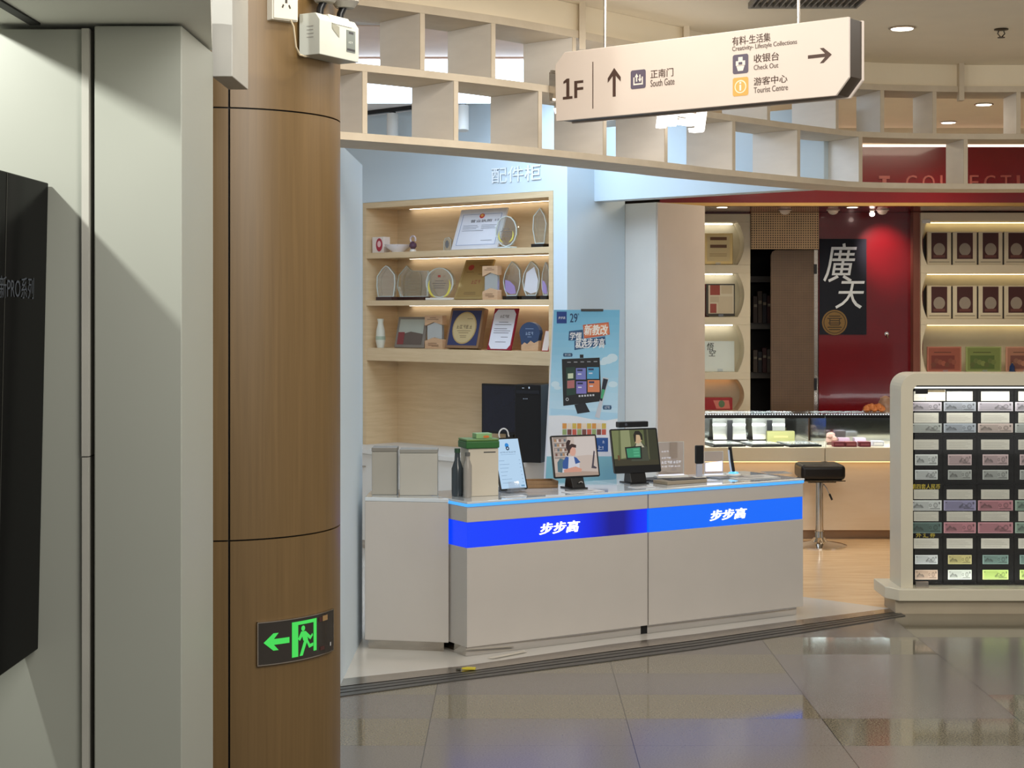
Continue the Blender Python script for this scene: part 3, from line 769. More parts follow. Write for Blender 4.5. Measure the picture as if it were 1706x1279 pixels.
# row 2
crystal('clear arched crystal at left end of middle shelf', 629, 660, 58, s2t, [(-.85, 0), (.85, 0), (1, .4), (.95, .7), (.3, .95), (.0, 1), (-.4, .9), (-.95, .65), (-1, .35)], y=.04, bcol=M('brown_base', (60, 36, 32), .3))
crystal('wide clear crystal plaque with peaked corner on dark foot', 663, 716, 58, s2t, [(-.8, 0), (.95, 0), (1, .82), (-.1, .84), (-.4, 1), (-.9, .7), (-1, .35)], y=.17, bcol=M('brown_base', (60, 36, 32), .3), deco=lambda b, W, H, y: [b.rect(-.3*W, H*(.25+.09*i), .1*W, H*(.26+.09*i), y, PR((170, 160, 140))) for i in range(5)])
def d_round(b, W, H, y):
    wreath(PR((222, 208, 90)), 0, .5, .72)(b, W, H, y); b.rect(-.05*W, H*.70, .05*W, H*.77, y, PR((170, 70, 60)))
crystal('round crystal award with yellow laurel on pale base, middle shelf', 711, 757, 54, s2t, ov(18), y=.08, deco=d_round, bcol=m_white, basew=.44, baseh=.016)
m_brass = M('brass_plaque', (176, 146, 92), .35, metal=.5); m_goldf = M('gold_frame', (190, 164, 110), .3, metal=.6)
def d_gold(b, W, H, y):
    b.oval(-.22*W, H*.80, W*.1, H*.07, y, PR((170, 60, 50))); lines(b, W, y, [(-.34, -.08, H*.68), (.06, .32, H*.84), (.1, .3, H*.62), (-.2, .2, H*.16), (-.2, .22, H*.12)], PR((96, 70, 46)))
    b.glyphs(3, -.06*W, .38*H, .26*W, .48*H, y, PR((150, 74, 56)))
board('plaque', 'tall gold plaque leaning in the middle shelf', 'plaque', 757, 804, 66, s2t, 24, .07, .014, m_goldf, m_brass, d_gold)
m_ash = wood('ash_block', (196, 158, 122), (212, 176, 140), (3, 3, 12), 3.)
def wood_award(label, u0, u1, dv, z, y):
    uc = (u0+u1)/2; o = shelf_thing('wooden_award', label, 'trophy', uc, z, y, None)
    W = cw(u0, u1, y); H = chh(dv, uc, y)
    b = MB(m_ash); b.prism([(-W/2, 0), (W/2, 0), (W/2, H*.28), (0, H*.34), (-W/2, H*.24)], -.02, .02, 'y', .001); b.build('lower_block', o)
    b = MB(M('mirror_pane', (196, 204, 206), .1, metal=.7)); b.prism([(-W*.42, H*.245), (0, H*.345), (W*.42, H*.29), (W*.42, H*.72), (0, H*.80), (-W*.42, H*.70)], -.008, .012, 'y'); b.build('pane', o)
    b = MB(m_ash); b.prism([(-W/2, H*.69), (-.0, H*.805), (W/2, H*.73), (W/2, H), (-W/2, H)], -.02, .02, 'y', .001); b.build('upper_block', o)
    for rw in ([(-.2, .15, H*.93), (-.35, .3, H*.88)], [(-.3, .2, H*.16), (-.3, .3, H*.11), (-.1, .3, H*.07)]):
        b = MB(PR((96, 64, 44))); lines(b, W, -.021, rw, PR((96, 64, 44))); b.build('engraving', o)
wood_award('wooden block award with mirrored middle beside the gold plaque', 807, 832, 56, s2t, .05)
def d_leaf(c):
    def f(b, W, H, y): b.shape([(-.36*W, .22*H), (-.05*W, .14*H), (.25*W, .16*H), (.18*W, .35*H), (-.1*W, .48*H), (-.38*W, .52*H)], y, c)
    return f
def d_pale(b, W, H, y): b.shape([(-.4*W, .25*H), (0, .15*H), (.34*W, .2*H), (.42*W, .5*H), (.2*W, .85*H), (-.25*W, .7*H)], y, PR((214, 214, 220)))
crystal('flame-shaped crystal trophy with violet swirl beside the wooden block award', 840, 869, 64, s2t, flame, y=.1, deco=d_leaf(PR((160, 140, 190))))
crystal('flame-shaped crystal trophy with whitish face, middle shelf', 872, 901, 64, s2t, flame, y=.1, deco=d_pale)
crystal('flame-shaped crystal trophy at right end of middle shelf', 905, 931, 62, s2t, flame, y=.14, deco=d_leaf(PR((160, 140, 190)))) if False else crystal('narrow flame crystal trophy at right end of middle shelf', 904, 917, 62, s2t, flame, y=.08, deco=d_leaf(PR((160, 140, 190))))
# row 3
o = shelf_thing('vase', 'slender cream vase at left of the lowest shelf', 'vase', 634, s3t, .045)
b = MB(M('cream_glaze', (206, 204, 188), .3)); b.lathe([(.024, 0), (.034, .05), (.03, .12), (.018, .17), (.024, .20), (.018, .20)], seg=20); tag(o, None, None); b.build('body', o)
b = MB(M('green_glaze', (160, 172, 150), .3)); b.lathe([(.0345, .055), (.0345, .075), (.033, .08)], seg=20); b.build('band', o)
o = shelf_thing('photo_frame', 'grey photo frame with red corner on the lowest shelf', 'frame', 682, s3t+.0025, .08, None, 12)
W, H = cw(656, 704), chh(52, 680)
b = MB(M('frame_grey', (126, 118, 108), .5)); b.box(-W/2, W/2, -.008, .008, 0, H, .002); b.build('frame', o)
b = MB(PR((168, 172, 160))); b.rect(-W*.42, H*.1, W*.42, H*.92, -.009); b.use(PR((96, 84, 76))); b.shape([(-W*.42, H*.1), (W*.42, H*.1), (W*.42, H*.45), (0, H*.52), (-W*.42, H*.4)], -.0095)
b.use(PR((130, 58, 58))); b.rect(-W*.42, H*.1, -W*.2, H*.5, -.01); b.build('picture', o)
wood_award('wooden block award beside the blue framed plaque on lowest shelf', 711, 740, 55, s3t, .10)
def d_blue(b, W, H, y):
    b.oval(0, H*.5, W*.36, H*.40, y, m_goldf); b.oval(0, H*.5, W*.33, H*.37, y-.001, M('pale_brass', (206, 186, 140), .35, metal=.3))
    b.glyphs(5, -.24*W, .48*H, .24*W, .57*H, y-.0015, PR((84, 64, 44))); lines(b, W, y-.0015, [(.05, .22, H*.72), (-.2, .2, H*.42), (-.15, .15, H*.37), (-.1, .1, H*.30), (-.08, .1, H*.26)], PR((110, 90, 60)))
board('plaque', 'blue framed plaque with gold oval leaning on lowest shelf', 'plaque', 744, 799, 67, s3t, 14, .07, .04, M('bronze_frame', (150, 118, 88), .35, metal=.5), PR((48, 54, 92)), d_blue, .004, .012)
def d_red(b, W, H, y):
    b.shape([(-.46*W, .12*H), (-.34*W, .02*H), (.34*W, .02*H), (.46*W, .12*H), (.46*W, .86*H), (.34*W, .97*H), (-.34*W, .97*H), (-.46*W, .86*H)], y, m_cert)
    b.glyphs(4, -.2*W, .77*H, .2*W, .84*H, y-.0005, m_txtd); lines(b, W, y-.0005, [(-.35, .35, H*.6), (-.2, .2, H*.66), (-.35, .2, H*.5), (-.35, .35, H*.45), (-.35, .3, H*.40), (.0, .3, H*.3), (-.2, .25, H*.18)], m_txtd)
board('certificate', 'white certificate in red folder leaning on lowest shelf', 'certificate', 812, 851, 69, s3t, 16, .07, .012, PR((150, 26, 48)), PR((160, 30, 52)), d_red)
o = shelf_thing('round_award', 'dark blue round-topped award on wooden foot, lowest shelf', 'trophy', 885, s3t, .08)
W, H = cw(868, 902, .08), chh(48, 885)
b = MB(m_ash); b.prism([(-W*.42, 0), (W*.4, 0), (W*.44, H*.36), (W*.22, H*.28), (W*.05, H*.36), (-W*.12, H*.24), (-W*.25, H*.30), (-W*.42, H*.22)], -.015, .015, 'y', .001); b.build('foot', o)
b = MB(M('navy_disc', (52, 72, 104), .3)); b.prism([(-W*.4, H*.20), (-W*.25, H*.30), (-W*.12, H*.24), (.05*W, H*.36), (.22*W, H*.28), (.42*W, H*.36)]+[(W*.5*math.cos(a), H*.62+H*.38*math.sin(a)) for a in [i*PI/12 for i in range(0, 13)]], -.0155, .012, 'y'); b.build('disc', o)
b = MB(); b.glyphs(3, -.2*W, .55*H, .2*W, .66*H, -.0165, PR((170, 190, 214))); lines(b, W, -.0165, [(-.2, .2, H*.76), (-.1, .1, H*.48)], PR((150, 170, 200))); b.build('engraving', o)
o = board('certificate', 'sliver of red-edged white card at right end of lowest shelf', 'certificate', 903, 914, 34, s3t, 16, .05, .01, PR((180, 60, 60)), PR((214, 200, 190)))

# desk: monitor and pc tower
tx = CF.px(888, 0, -.16)[0]; p = CF.w(tx, -.155, DZ+.001)
pc = thing('computer_tower', 'black computer tower standing on the desk under the shelves', 'computer', p, -22)
b = MB(m_blackpl); b.box(-.085, .085, -.10, .12, 0, .475, .004); b.build('case', pc)
b = MB(PR((150, 160, 176))); b.text('•••', -.03, .385, .0, .392, -.1008); b.use(PR((210, 220, 235))); b.rect(-.035, .452, -.022, .456, -.1008); b.oval(.01, .456, .005, .007, -.1008, n=12); b.build('front_marks', pc)
b = MB(M('drive_grey', (30, 32, 38), .4)); b.box(-.075, .075, -.104, -.1005, .42, .44); b.build('drive_bay', pc)
tx = CF.px(845, 0, .09)[0]; p = CF.w(tx, .10, DZ+.001)
mo = thing('monitor', 'black computer monitor beside the computer tower', 'monitor', p, -38)
b = MB(m_blackpl); b.box(-.21, .20, -.015, .012, .13, .452, .004); b.build('bezel', mo)
b = MB(M('dark_screen', (22, 26, 40), .15)); b.box(-.198, .188, -.0165, -.0152, .145, .44); b.build('screen', mo)
b = MB(m_blackpl); b.box(-.03, .03, .0125, .03, .01, .25); b.build('stand', mo)
b = MB(m_blackpl); b.box(-.10, .10, -.06, .07, 0, .01, .003); b.build('foot', mo)

# ================================================================== COUNTERS
KF = Frame((-.207, 7.74), 32.0); KZ = 32.0
KL = KF.px(1338, 0)[0]; KM = KF.px(1080, 0)[0]
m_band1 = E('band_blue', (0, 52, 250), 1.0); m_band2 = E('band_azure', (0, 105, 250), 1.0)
m_ledb = E('led_blue', (70, 165, 255), 1.25); m_letter = E('letter_white', (255, 255, 255), 1.6)
m_top = M('glass_top', (206, 214, 220), .06, var=.02, coat=.6)
KD = .48
def counter(label, x0, x1, chamfer, bmat):
    o = thing('counter', label, 'counter', KF.o, KZ)
    for z0, z1 in ((.0475, .505), (.623, .695)):
        b = MB(m_counter); b.box(x0, x1, 0, KD, z0, z1, .002); b.build('body', o)
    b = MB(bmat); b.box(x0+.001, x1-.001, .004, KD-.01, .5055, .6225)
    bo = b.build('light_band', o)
    b = MB(m_ledb); b.box(x0-.002, x1+.001, -.006, KD, .6955, .7085); b.build('led_edge', o)
    b = MB(m_top); b.box(x0-.004, x1+.002, -.010, KD, .709, .719, .002); b.build('glass_top', o)
    b = MB(m_chrome); b.box(x0+.012, x1-.02, .03, KD-.03, .001, .047); b.build('kick_plate', o)
    return o
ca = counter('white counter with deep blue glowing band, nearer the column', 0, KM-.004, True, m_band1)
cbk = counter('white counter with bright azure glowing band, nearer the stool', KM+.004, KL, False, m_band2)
def ctext(o, u0, v0, u1, v1):
    x0, z0 = KF.px(u0, v0); x1, z1 = KF.px(u1, v1)
    zz0, zz1 = min(z0, z1), max(z0, z1)
    b = MB(m_letter); b.text('步步高', x0, zz0, x1, zz1, .0035, None, .02, .2, .006); b.build('lettering', o)
ctext(ca, 899, 891, 966, 866); ctext(cbk, 1183, 868, 1244, 845)
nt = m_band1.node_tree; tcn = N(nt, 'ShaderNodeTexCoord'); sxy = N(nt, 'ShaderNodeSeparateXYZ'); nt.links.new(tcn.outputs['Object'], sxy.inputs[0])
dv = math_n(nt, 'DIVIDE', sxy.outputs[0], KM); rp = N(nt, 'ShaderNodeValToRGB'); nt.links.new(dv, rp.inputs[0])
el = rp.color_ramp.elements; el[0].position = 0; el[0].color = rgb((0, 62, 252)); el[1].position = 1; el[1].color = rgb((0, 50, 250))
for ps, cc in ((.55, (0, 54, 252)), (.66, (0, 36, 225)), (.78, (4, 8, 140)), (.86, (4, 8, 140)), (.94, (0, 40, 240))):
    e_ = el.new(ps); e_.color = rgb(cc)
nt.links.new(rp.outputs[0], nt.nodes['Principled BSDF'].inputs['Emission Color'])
b = MB(m_black); b.box(KM-.016, KM+.016, .035, .1, .001, .046); 
b.build('kick_gap', ca)
# return cabinet
rc = thing('side_counter', 'plain white low counter between the pale end wall and the blue-band counter', 'counter')
pts = [(-.296, 7.864), (-.695, 7.937), (-.695, 8.42), (-.632, 8.40)]
b = MB(m_counter); b.prism(pts, .045, .70, 'z', .003); b.build('body', rc)
b = MB(m_top); b.prism(pts, .7005, .719, 'z', .003); b.build('top', rc)
b = MB(m_steel); b.prism([(-.32, 7.89), (-.68, 7.96), (-.68, 8.38), (-.632, 8.37)], .0, .0445, 'z'); b.build('kick_plate', rc)

# --- things on the counters
KT = .7195
def ct(name, label, cat, u, y, rz=KZ, lean=0, group=None, z=KT, extra=0):
    t, _ = KF.px(u, 0, y); return thing(name, label, cat, KF.w(t, y, z), rz, group, lean)
def kd(u, y):
    t, _ = KF.px(u, 0, y); return KF.w(t, y).y
# storage box with green lid
o = ct('storage_box', 'white carton topped by green packs at the counter corner', 'box', 800, .21, 20)
b = MB(PR((196, 188, 172))); b.box(-.075, .075, -.05, .07, 0, .225, .002); b.build('carton', o)
b = MB(PR((60, 60, 60))); b.rect(-.0, .205, .06, .210, -.051); b.build('print', o)
o = ct('green_pack', 'flat dark green pack lying on the white carton', 'pack', 800, .21, 20, z=KT+.2265)
b = MB(PR((40, 96, 44))); b.box(-.09, .078, -.06, .07, 0, .035, .006); b.build('pouch', o)
b = MB(PR((96, 130, 70))); b.box(-.088, .076, -.058, .068, .0352, .045, .003); b.build('flap', o)
o = ct('green_packet', 'small pale green packet with orange mark on top of the stack', 'pack', 800, .21, 20, z=KT+.272)
b = MB(PR((132, 170, 118))); b.box(-.03, .05, -.03, .03, 0, .024, .002); b.use(PR((200, 110, 50))); b.oval(.02, .008, .016, .006, -.0305, n=12); tag(o, None, None); b.build('packet', o)
o = ct('bottle', 'dark bottle standing left of the white carton', 'bottle', 762, .235, 0)
b = MB(M('bottle_glass', (58, 66, 72), .15)); b.lathe([(.026, 0), (.028, .02), (.028, .13), (.014, .17), (.012, .205)], seg=20); b.build('body', o)
b = MB(PR((36, 70, 50))); b.lathe([(.014, .2055), (.014, .225)], seg=16); b.build('cap', o)
o = ct('bottle', 'pale slim bottle between the dark bottle and the carton', 'bottle', 779, .15, 0)
b = MB(M('bottle_pale', (150, 146, 140), .2)); b.lathe([(.018, 0), (.02, .02), (.02, .15), (.01, .18), (.01, .195)], seg=20); b.build('body', o)
b = MB(PR((90, 90, 88))); b.lathe([(.012, .1955), (.012, .212)], seg=16); b.build('cap', o)
for lab, x0, x1, y0, h, c in (('grey paper box at the left end of the white side counter', -.67, -.55, 8.03, .205, (160, 156, 146)), ('wide pale grey box on the side counter beside the bottles', -.535, -.345, 8.0, .20, (176, 173, 164))):
    if x1 > -.4: x1 = -.355
    o = thing('paper_box', lab, 'box', ((x0+x1)/2, y0+.06, .7195), 0)
    W = x1-x0; b = MB(PR(c)); b.box(-W/2, W/2, -.06, .06 if x0 < -.6 else .04, 0, h, .003); b.build('carton', o)
    b = MB(PR(tuple(int(q*.8) for q in c))); b.box(-W/2-.001, W/2+.001, -.061, .061 if x0 < -.6 else .041, h+.0005, h+.02, .003); b.build('lid', o)
# upright white tablet
TBK = m_blackpl
def tablet(name, label, u, y, W, H, lean, rz, foot_z, draw, stand=True, chin=0.):
    o = ct(name, label, 'tablet', u, y, rz)
    L = math.radians(lean)
    rot = (-L, 0, 0); lo = (0, 0, foot_z)
    b = MB(TBK); b.prism(rpoly(-W/2, 0, W/2, H, .009), 0, .009, 'y', .0015); b.build('bezel', o, lo, rot)
    b = MB(); m = .008
    X = lambda a: -W/2+m+(W-2*m)*a
    Z = lambda a: m+chin+(H-2*m-chin)*a
    draw(b, X, Z); b.build('screen', o, lo, rot)
    return o
def R_(b, X, Z, x0, z0, x1, z1, y, mat): b.rect(X(x0), Z(z0), X(x1), Z(z1), y, mat)
def S_(b, X, Z, pts, y, mat): b.shape([(X(a), Z(c)) for a, c in pts], y, mat)
def scr_white(b, X, Z):
    R_(b, X, Z, 0, 0, 1, 1, -.0005, SCR((190, 222, 250)))
    b.oval(X(.5), Z(.87), .011, .012, -.001, SCR((40, 140, 220))); b.oval(X(.51), Z(.81), .010, .010, -.0015, SCR((36, 48, 70))); b.oval(X(.51), Z(.81), .004, .004, -.002, SCR((200, 225, 250)))
    b.glyphs(12, X(.18), Z(.72), X(.82), Z(.745), -.001, SCR((70, 90, 120)))
    R_(b, X, Z, .2, .685, .8, .69, -.001, SCR((120, 150, 185)))
    for i in range(7):
        R_(b, X, Z, .08, .56-.075*i, .30+.06*((i*3) % 4), .566-.075*i, -.001, SCR((110, 140, 178))); R_(b, X, Z, .88, .56-.075*i, .93, .568-.075*i, -.001, SCR((110, 140, 178)))
    R_(b, X, Z, .8, .03, .94, .06, -.001, SCR((110, 160, 200)))
o = tablet('tablet', 'upright tablet with pale blue document screen beside the white carton', 857, .22, .158, .262, 19, KZ, .012, scr_white)
b = MB(m_acrylic); b.box(-.06, .05, -.03, .10, 0, .004); b.build('stand_foot', o)
b = MB(m_acrylic); b.prism([(-.02, .004), (.075, .004), (.08, .14), (.075, .14)], -.03, .03, 'x'); b.build('stand_back', o)
b = MB(m_acrylic); b.box(-.05, .05, -.018, -.013, .0045, .026); b.build('stand_lip', o)
b = MB(PR((214, 216, 220))); b.tube([(-.022, .10, .255)]+[(.005+.027*math.cos(a), .108, .272+.030*math.sin(a)) for a in [PI-i*PI/12 for i in range(13)]]+[(.031, .10, .262)], .0035); b.build('charging_cable', o)
def scr_girl(b, X, Z):
    C = lambda *c: SCR(c)
    R_(b, X, Z, 0, 0, 1, 1, -.0005, C(196, 180, 170))
    R_(b, X, Z, .02, .45, .34, 1, -.0008, C(150, 138, 130))
    for i in range(4):
        R_(b, X, Z, .03, .50+.12*i, .33, .515+.12*i, -.001, C(206, 194, 184))
        for j in range(5): R_(b, X, Z, .05+.055*j, .515+.12*i, .085+.055*j, .585+.12*i, -.001, C(*[(120, 80, 70), (180, 160, 150), (96, 110, 120), (170, 130, 90), (210, 196, 188)][(i+j) % 5]))
    S_(b, X, Z, [(.5, .5), (.8, .52), (.98, .5), (.98, .98), (.5, .98)], -.0008, C(206, 196, 190))
    S_(b, X, Z, [(0, 0), (1, 0), (1, .08), (.55, .12), (.0, .10)], -.0012, C(170, 150, 136))
    S_(b, X, Z, [(.06, .12), (.16, .10), (.24, .42), (.14, .46), (.07, .36)], -.0014, C(74, 110, 124))
    S_(b, X, Z, [(.16, .10), (.56, .10), (.58, .38), (.46, .50), (.30, .50), (.20, .34)], -.0016, C(206, 206, 214))
    S_(b, X, Z, [(.18, .20), (.30, .18), (.34, .48), (.28, .50), (.19, .36)], -.0018, C(46, 84, 150)); S_(b, X, Z, [(.48, .30), (.60, .34), (.52, .46), (.46, .49)], -.0018, C(46, 84, 150))
    S_(b, X, Z, [(.20, .10), (.60, .10), (.62, .17), (.48, .24), (.28, .19), (.20, .17)], -.002, C(208, 150, 130))
    b.oval(X(.44), Z(.64), .019, .026, -.002, C(214, 164, 146))
    S_(b, X, Z, [(.33, .60), (.34, .76), (.44, .82), (.54, .78), (.53, .71), (.44, .73), (.39, .66), (.37, .58)], -.0022, C(52, 34, 34))
    S_(b, X, Z, [(.34, .62), (.30, .72), (.31, .85), (.36, .92), (.42, .90), (.38, .78), (.36, .60), (.31, .50), (.29, .55)], -.0024, C(48, 30, 32))
    S_(b, X, Z, [(.84, .18), (.95, .16), (.97, .19), (.90, .24), (.96, .60), (.93, .62), (.86, .26)], -.002, C(70, 64, 74))
o = tablet('tablet', 'black tablet showing a pony-tailed schoolgirl at a desk', 962, .20, .258, .212, 12, 26, .055, scr_girl)
b = MB(m_blackpl); b.prism([(-.02, .006), (.07, .006), (.045, .12), (.035, .12)], -.035, .035, 'x', .002); b.build('stand', o)
b = MB(m_blackpl); b.box(-.05, .05, -.02, .09, 0, .0058, .002); b.build('stand_foot', o)
b = MB(m_chrome); b.tube([(-.005, -.0195, .03), (.004, -.021, .036), (.014, -.021, .036), (.018, -.0195, .03)], .003); b.build('stand_mark', o)
def scr_woman(b, X, Z):
    C = lambda *c: SCR(c, .8)
    R_(b, X, Z, 0, 0, 1, 1, -.0005, C(96, 104, 66))
    S_(b, X, Z, [(0, .2), (.10, .2), (.16, 1), (0, 1)], -.0008, C(120, 128, 84)); S_(b, X, Z, [(.16, .2), (.40, .25), (.40, 1), (.20, 1)], -.0008, C(146, 152, 110))
    R_(b, X, Z, .72, .1, 1, 1, -.0008, C(54, 56, 38)); S_(b, X, Z, [(.76, .1), (.80, .1), (.82, 1), (.79, 1)], -.001, C(90, 92, 66))
    S_(b, X, Z, [(0, 0), (1, 0), (1, .14), (0, .2)], -.0012, C(60, 56, 38))
    S_(b, X, Z, [(.38, .12), (.78, .12), (.76, .50), (.66, .62), (.52, .62), (.40, .45)], -.0014, C(70, 74, 60)); S_(b, X, Z, [(.50, .5), (.70, .5), (.62, .68), (.54, .68)], -.0016, C(190, 186, 160))
    b.oval(X(.575), Z(.74), .016, .024, -.0018, C(206, 176, 140))
    S_(b, X, Z, [(.49, .66), (.48, .86), (.53, .97), (.62, .97), (.68, .86), (.68, .70), (.64, .72), (.63, .85), (.54, .86), (.52, .66)], -.002, C(30, 28, 22))
    S_(b, X, Z, [(.50, .62), (.62, .64), (.66, .70), (.60, .72), (.52, .68)], -.0022, C(204, 172, 136))
    S_(b, X, Z, [(.27, .18), (.62, .17), (.64, .54), (.26, .52)], -.0024, C(26, 30, 28)); S_(b, X, Z, [(.30, .22), (.59, .21), (.60, .50), (.29, .48)], -.0026, C(60, 150, 110))
    for i in range(3): R_(b, X, Z, .44, .25+.08*i, .57, .30+.08*i, -.0028, C(84, 176, 134))
    R_(b, X, Z, .08, .16, .13, .30, -.0014, C(100, 70, 40))
o = tablet('tablet', 'black tablet with camera bar, greenish screen of a woman holding a tablet', 1063, .24, .272, .228, 13, 24, .055, scr_woman, chin=.03)
b = MB(m_blackpl); b.prism([(-.012, .006), (.07, .006), (.05, .13), (.035, .13)], -.045, .045, 'x', .002); b.build('stand', o)
b = MB(m_blackpl); b.box(-.055, .055, -.02, .10, 0, .0058, .002); b.build('stand_foot', o)
b = MB(m_blackpl); b.box(-.085, .085, .045, .085, .283, .312, .004); cb_ = b.build('camera_bar', o)
b = MB(M('lens', (70, 74, 84), .1)); b.lathe([(.008, .0), (.006, -.003)], (-.045, .0448, .298), 16, 'y'); b.build('lens', cb_)
# price cards on the glass top
m_card = PR((220, 220, 222))
def slab(name, label, cat, u0, u1, y0, y1, h, mat, z=KT+.0003, rz=0, draw=None, group=None):
    t0 = KF.px(u0, 0, y0)[0]; t1 = KF.px(u1, 0, y0)[0]
    o = thing(name, label, cat, KF.w((t0+t1)/2, (y0+y1)/2, z), KZ+rz, group)
    W = t1-t0; D = y1-y0
    b = MB(mat); b.box(-W/2, W/2, -D/2, D/2, 0, h, min(.001, h*.3)); b.build('sheet', o)
    if draw: draw(o, W, D, h)
    return o
def c_lines(o, W, D, h):
    b = MB(PR((110, 104, 108)))
    for i in range(4): b.face([(-W*.4, D*(.3-.2*i), h+.0004), (W*(.1+.09*((i*7) % 4)), D*(.3-.2*i), h+.0004), (W*(.1+.09*((i*7) % 4)), D*(.36-.2*i), h+.0004), (-W*.4, D*(.36-.2*i), h+.0004)])
    b.build('print', o)
slab('price_card', 'white printed card in front of the schoolgirl tablet', 'card', 950, 1008, .03, .11, .002, m_card, draw=c_lines)
slab('price_card', 'small white card in front of the pale document tablet', 'card', 842, 878, .05, .10, .002, m_card, draw=c_lines)
slab('price_card', 'white card in front of the camera-bar tablet', 'card', 1058, 1092, .06, .12, .002, m_card, draw=c_lines)
slab('book', 'thick book with brown cover lying at the middle of the azure counter', 'book', 1112, 1178, .10, .22, .016, PR((150, 138, 120)), draw=c_lines)
slab('notebook', 'dark notebook lying under the acrylic stand', 'notebook', 1086, 1128, .27, .40, .008, PR((40, 42, 48)))
slab('leaflet', 'black leaflet lying on the brown book', 'leaflet', 1122, 1180, .12, .21, .003, PR((34, 34, 38)), z=KT+.0168, rz=-6)
slab('leaflet', 'open white leaflet with dark print at right end of counter', 'leaflet', 1235, 1300, .10, .26, .003, PR((196, 194, 188)), rz=-8, draw=c_lines)
slab('leaflet', 'grey magazine beneath the second reading pen', 'leaflet', 1196, 1240, .20, .34, .005, PR((120, 126, 134)), rz=5, draw=c_lines)
slab('leaflet', 'grey folded sheet at the far right of the counter', 'leaflet', 1290, 1322, .24, .36, .002, PR((150, 148, 146)), rz=-20, draw=c_lines)
# acrylic signs and reading pens
m_glow = E('acrylic_glow', (226, 230, 255), 1.6)
def acrylic(label, u, y, W, H, z, rz, txt, glow):
    o = ct('acrylic_sign', label, 'sign', u, y, rz, z=z)
    b = MB(m_white); b.box(-W*.62, W*.62, -.022, .022, 0, .012, .002); b.build('base', o)
    b = MB(m_acrylic if not glow else thin_glass('acrylic_lit', (.92, .92, 1), .3)); b.prism(rpoly(-W/2, .0125, W/2, H, .006), -.003, .003, 'y'); b.build('pane', o)
    b = MB(m_glow); b.box(-W/2, W/2, -.004, .004, .0122, .016)
    if glow: b.prism([(-W*.45, .03), (W*.45, .03), (W*.45, H*.62), (-W*.45, H*.55)], -.0042, -.0032, 'y')
    b.build('lit_edge', o)
    b = MB(E('engraved', (235, 238, 250), .9))
    if txt:
        b.glyphs(7, -W*.4, H*.40, W*.4, H*.47, -.004); b.glyphs(4, -W*.4, H*.54, W*.0, H*.58, -.004); b.glyphs(6, -W*.4, H*.30, W*.36, H*.34, -.004); b.glyphs(3, -W*.4, H*.72, -W*.1, H*.76, -.004)
    b.build('engraving', o) if txt else b.bm.free()
    b = MB(m_edge); b.tube([(-W/2, 0, .0125), (-W/2, 0, H), (W/2, 0, H), (W/2, 0, .0125)], .0016, 6); b.build('pane_edge', o)
    return o
acrylic('clear acrylic sign with engraved writing beside the camera-bar tablet', 1118, .33, .145, .185, KT+.0085, 20, True, False)
acrylic('glowing blank acrylic sign between the two reading pens', 1189, .30, .105, .135, KT, 15, False, True)
o = ct('reading_pen', 'black reading pen upright on grey stalk before the glowing acrylic', 'pen', 1165, .16, 15, z=KT+.0205)
b = MB(M('pen_grey', (170, 172, 184), .3)); b.box(-.016, .016, -.008, .008, .004, .07, .003); b.build('holder', o)
b = MB(m_blackpl); b.box(-.023, .023, -.009, .009, .0705, .166, .006, 3); b.build('pen_body', o)
b = MB(m_white); b.box(-.03, .03, -.02, .02, 0, .0038, .001); b.build('foot', o)
o = ct('reading_pen', 'black reading pen leaning in a round glowing dock', 'pen', 1222, .27, 10, z=KT+.0056)
b = MB(m_white); b.lathe([(.042, 0), (.042, .006), (.03, .010)], seg=24); b.build('dock', o)
b = MB(E('dock_glow', (90, 190, 255), 1.5)); b.lathe([(.026, .0102), (.026, .016), (.014, .020)], seg=24); b.build('dock_ring', o)
b = MB(m_blackpl); b.tube([(.0, 0, .02), (-.012, 0, .09), (-.02, 0, .150)], .0095, 12); b.build('pen_body', o)
b = MB(M('pen_pale', (196, 214, 240), .3)); b.tube([(-.013, -.003, .02), (-.023, -.003, .08), (-.028, -.003, .135)], .005, 8); b.build('pen_edge', o)
# wooden tray behind tablets
o = ct('wooden_tray', 'brown wooden tray behind the pale document tablet', 'tray', 893, .38, 12)
b = MB(wood('tray_wood', (130, 98, 62), (150, 116, 78), (8, 1, 1), 3.)); b.box(-.10, .10, -.06, .06, 0, .018, .002); b.build('base', o)
b = MB(wood('tray_wood', (130, 98, 62), (150, 116, 78), (8, 1, 1), 3.))
for q in ((-.10, .10, -.06, -.052), (-.10, .10, .052, .06), (-.10, -.092, -.0515, .0515), (.092, .10, -.0515, .0515)): b.box(q[0], q[1], q[2], q[3], .0185, .034)
b.build('rim', o)

# ================================================================== POSTER STAND
PY = 9.25; PF = Frame((0, PY), 0)
px_ = lambda u, v: ((u-U0)/FPX*PY, PZ(v, PY))
po = thing('poster_stand', 'tall sky-blue advertising poster board behind the counter', 'poster', (PX(975, PY), PY, 0))
OX = PX(975, PY)
q_ = lambda u, v: (px_(u, v)[0]-OX, px_(u, v)[1])
zl = PZ(516, PY)
def xl(v): return q_(923-(v-516)*.050, v)[0]
def xr(v): return q_(1032.5-(v-516)*.020, v)[0]
VB = 985
b = MB(M('foam_board', (214, 222, 230), .5)); b.prism([(xl(VB)-.012, PZ(VB, PY)), (xr(VB), PZ(VB, PY)), (xr(516), zl), (xl(516)-.006, zl)], 0, .02, 'y'); b.build('board', po)
b = MB(m_steel); b.box(xl(VB)-.02, xr(VB)+.02, -.08, .14, 0, .012, .003); b.use(m_blackpl); b.box(-.02, .02, .021, .04, .0125, 1.3); b.build('foot', po)
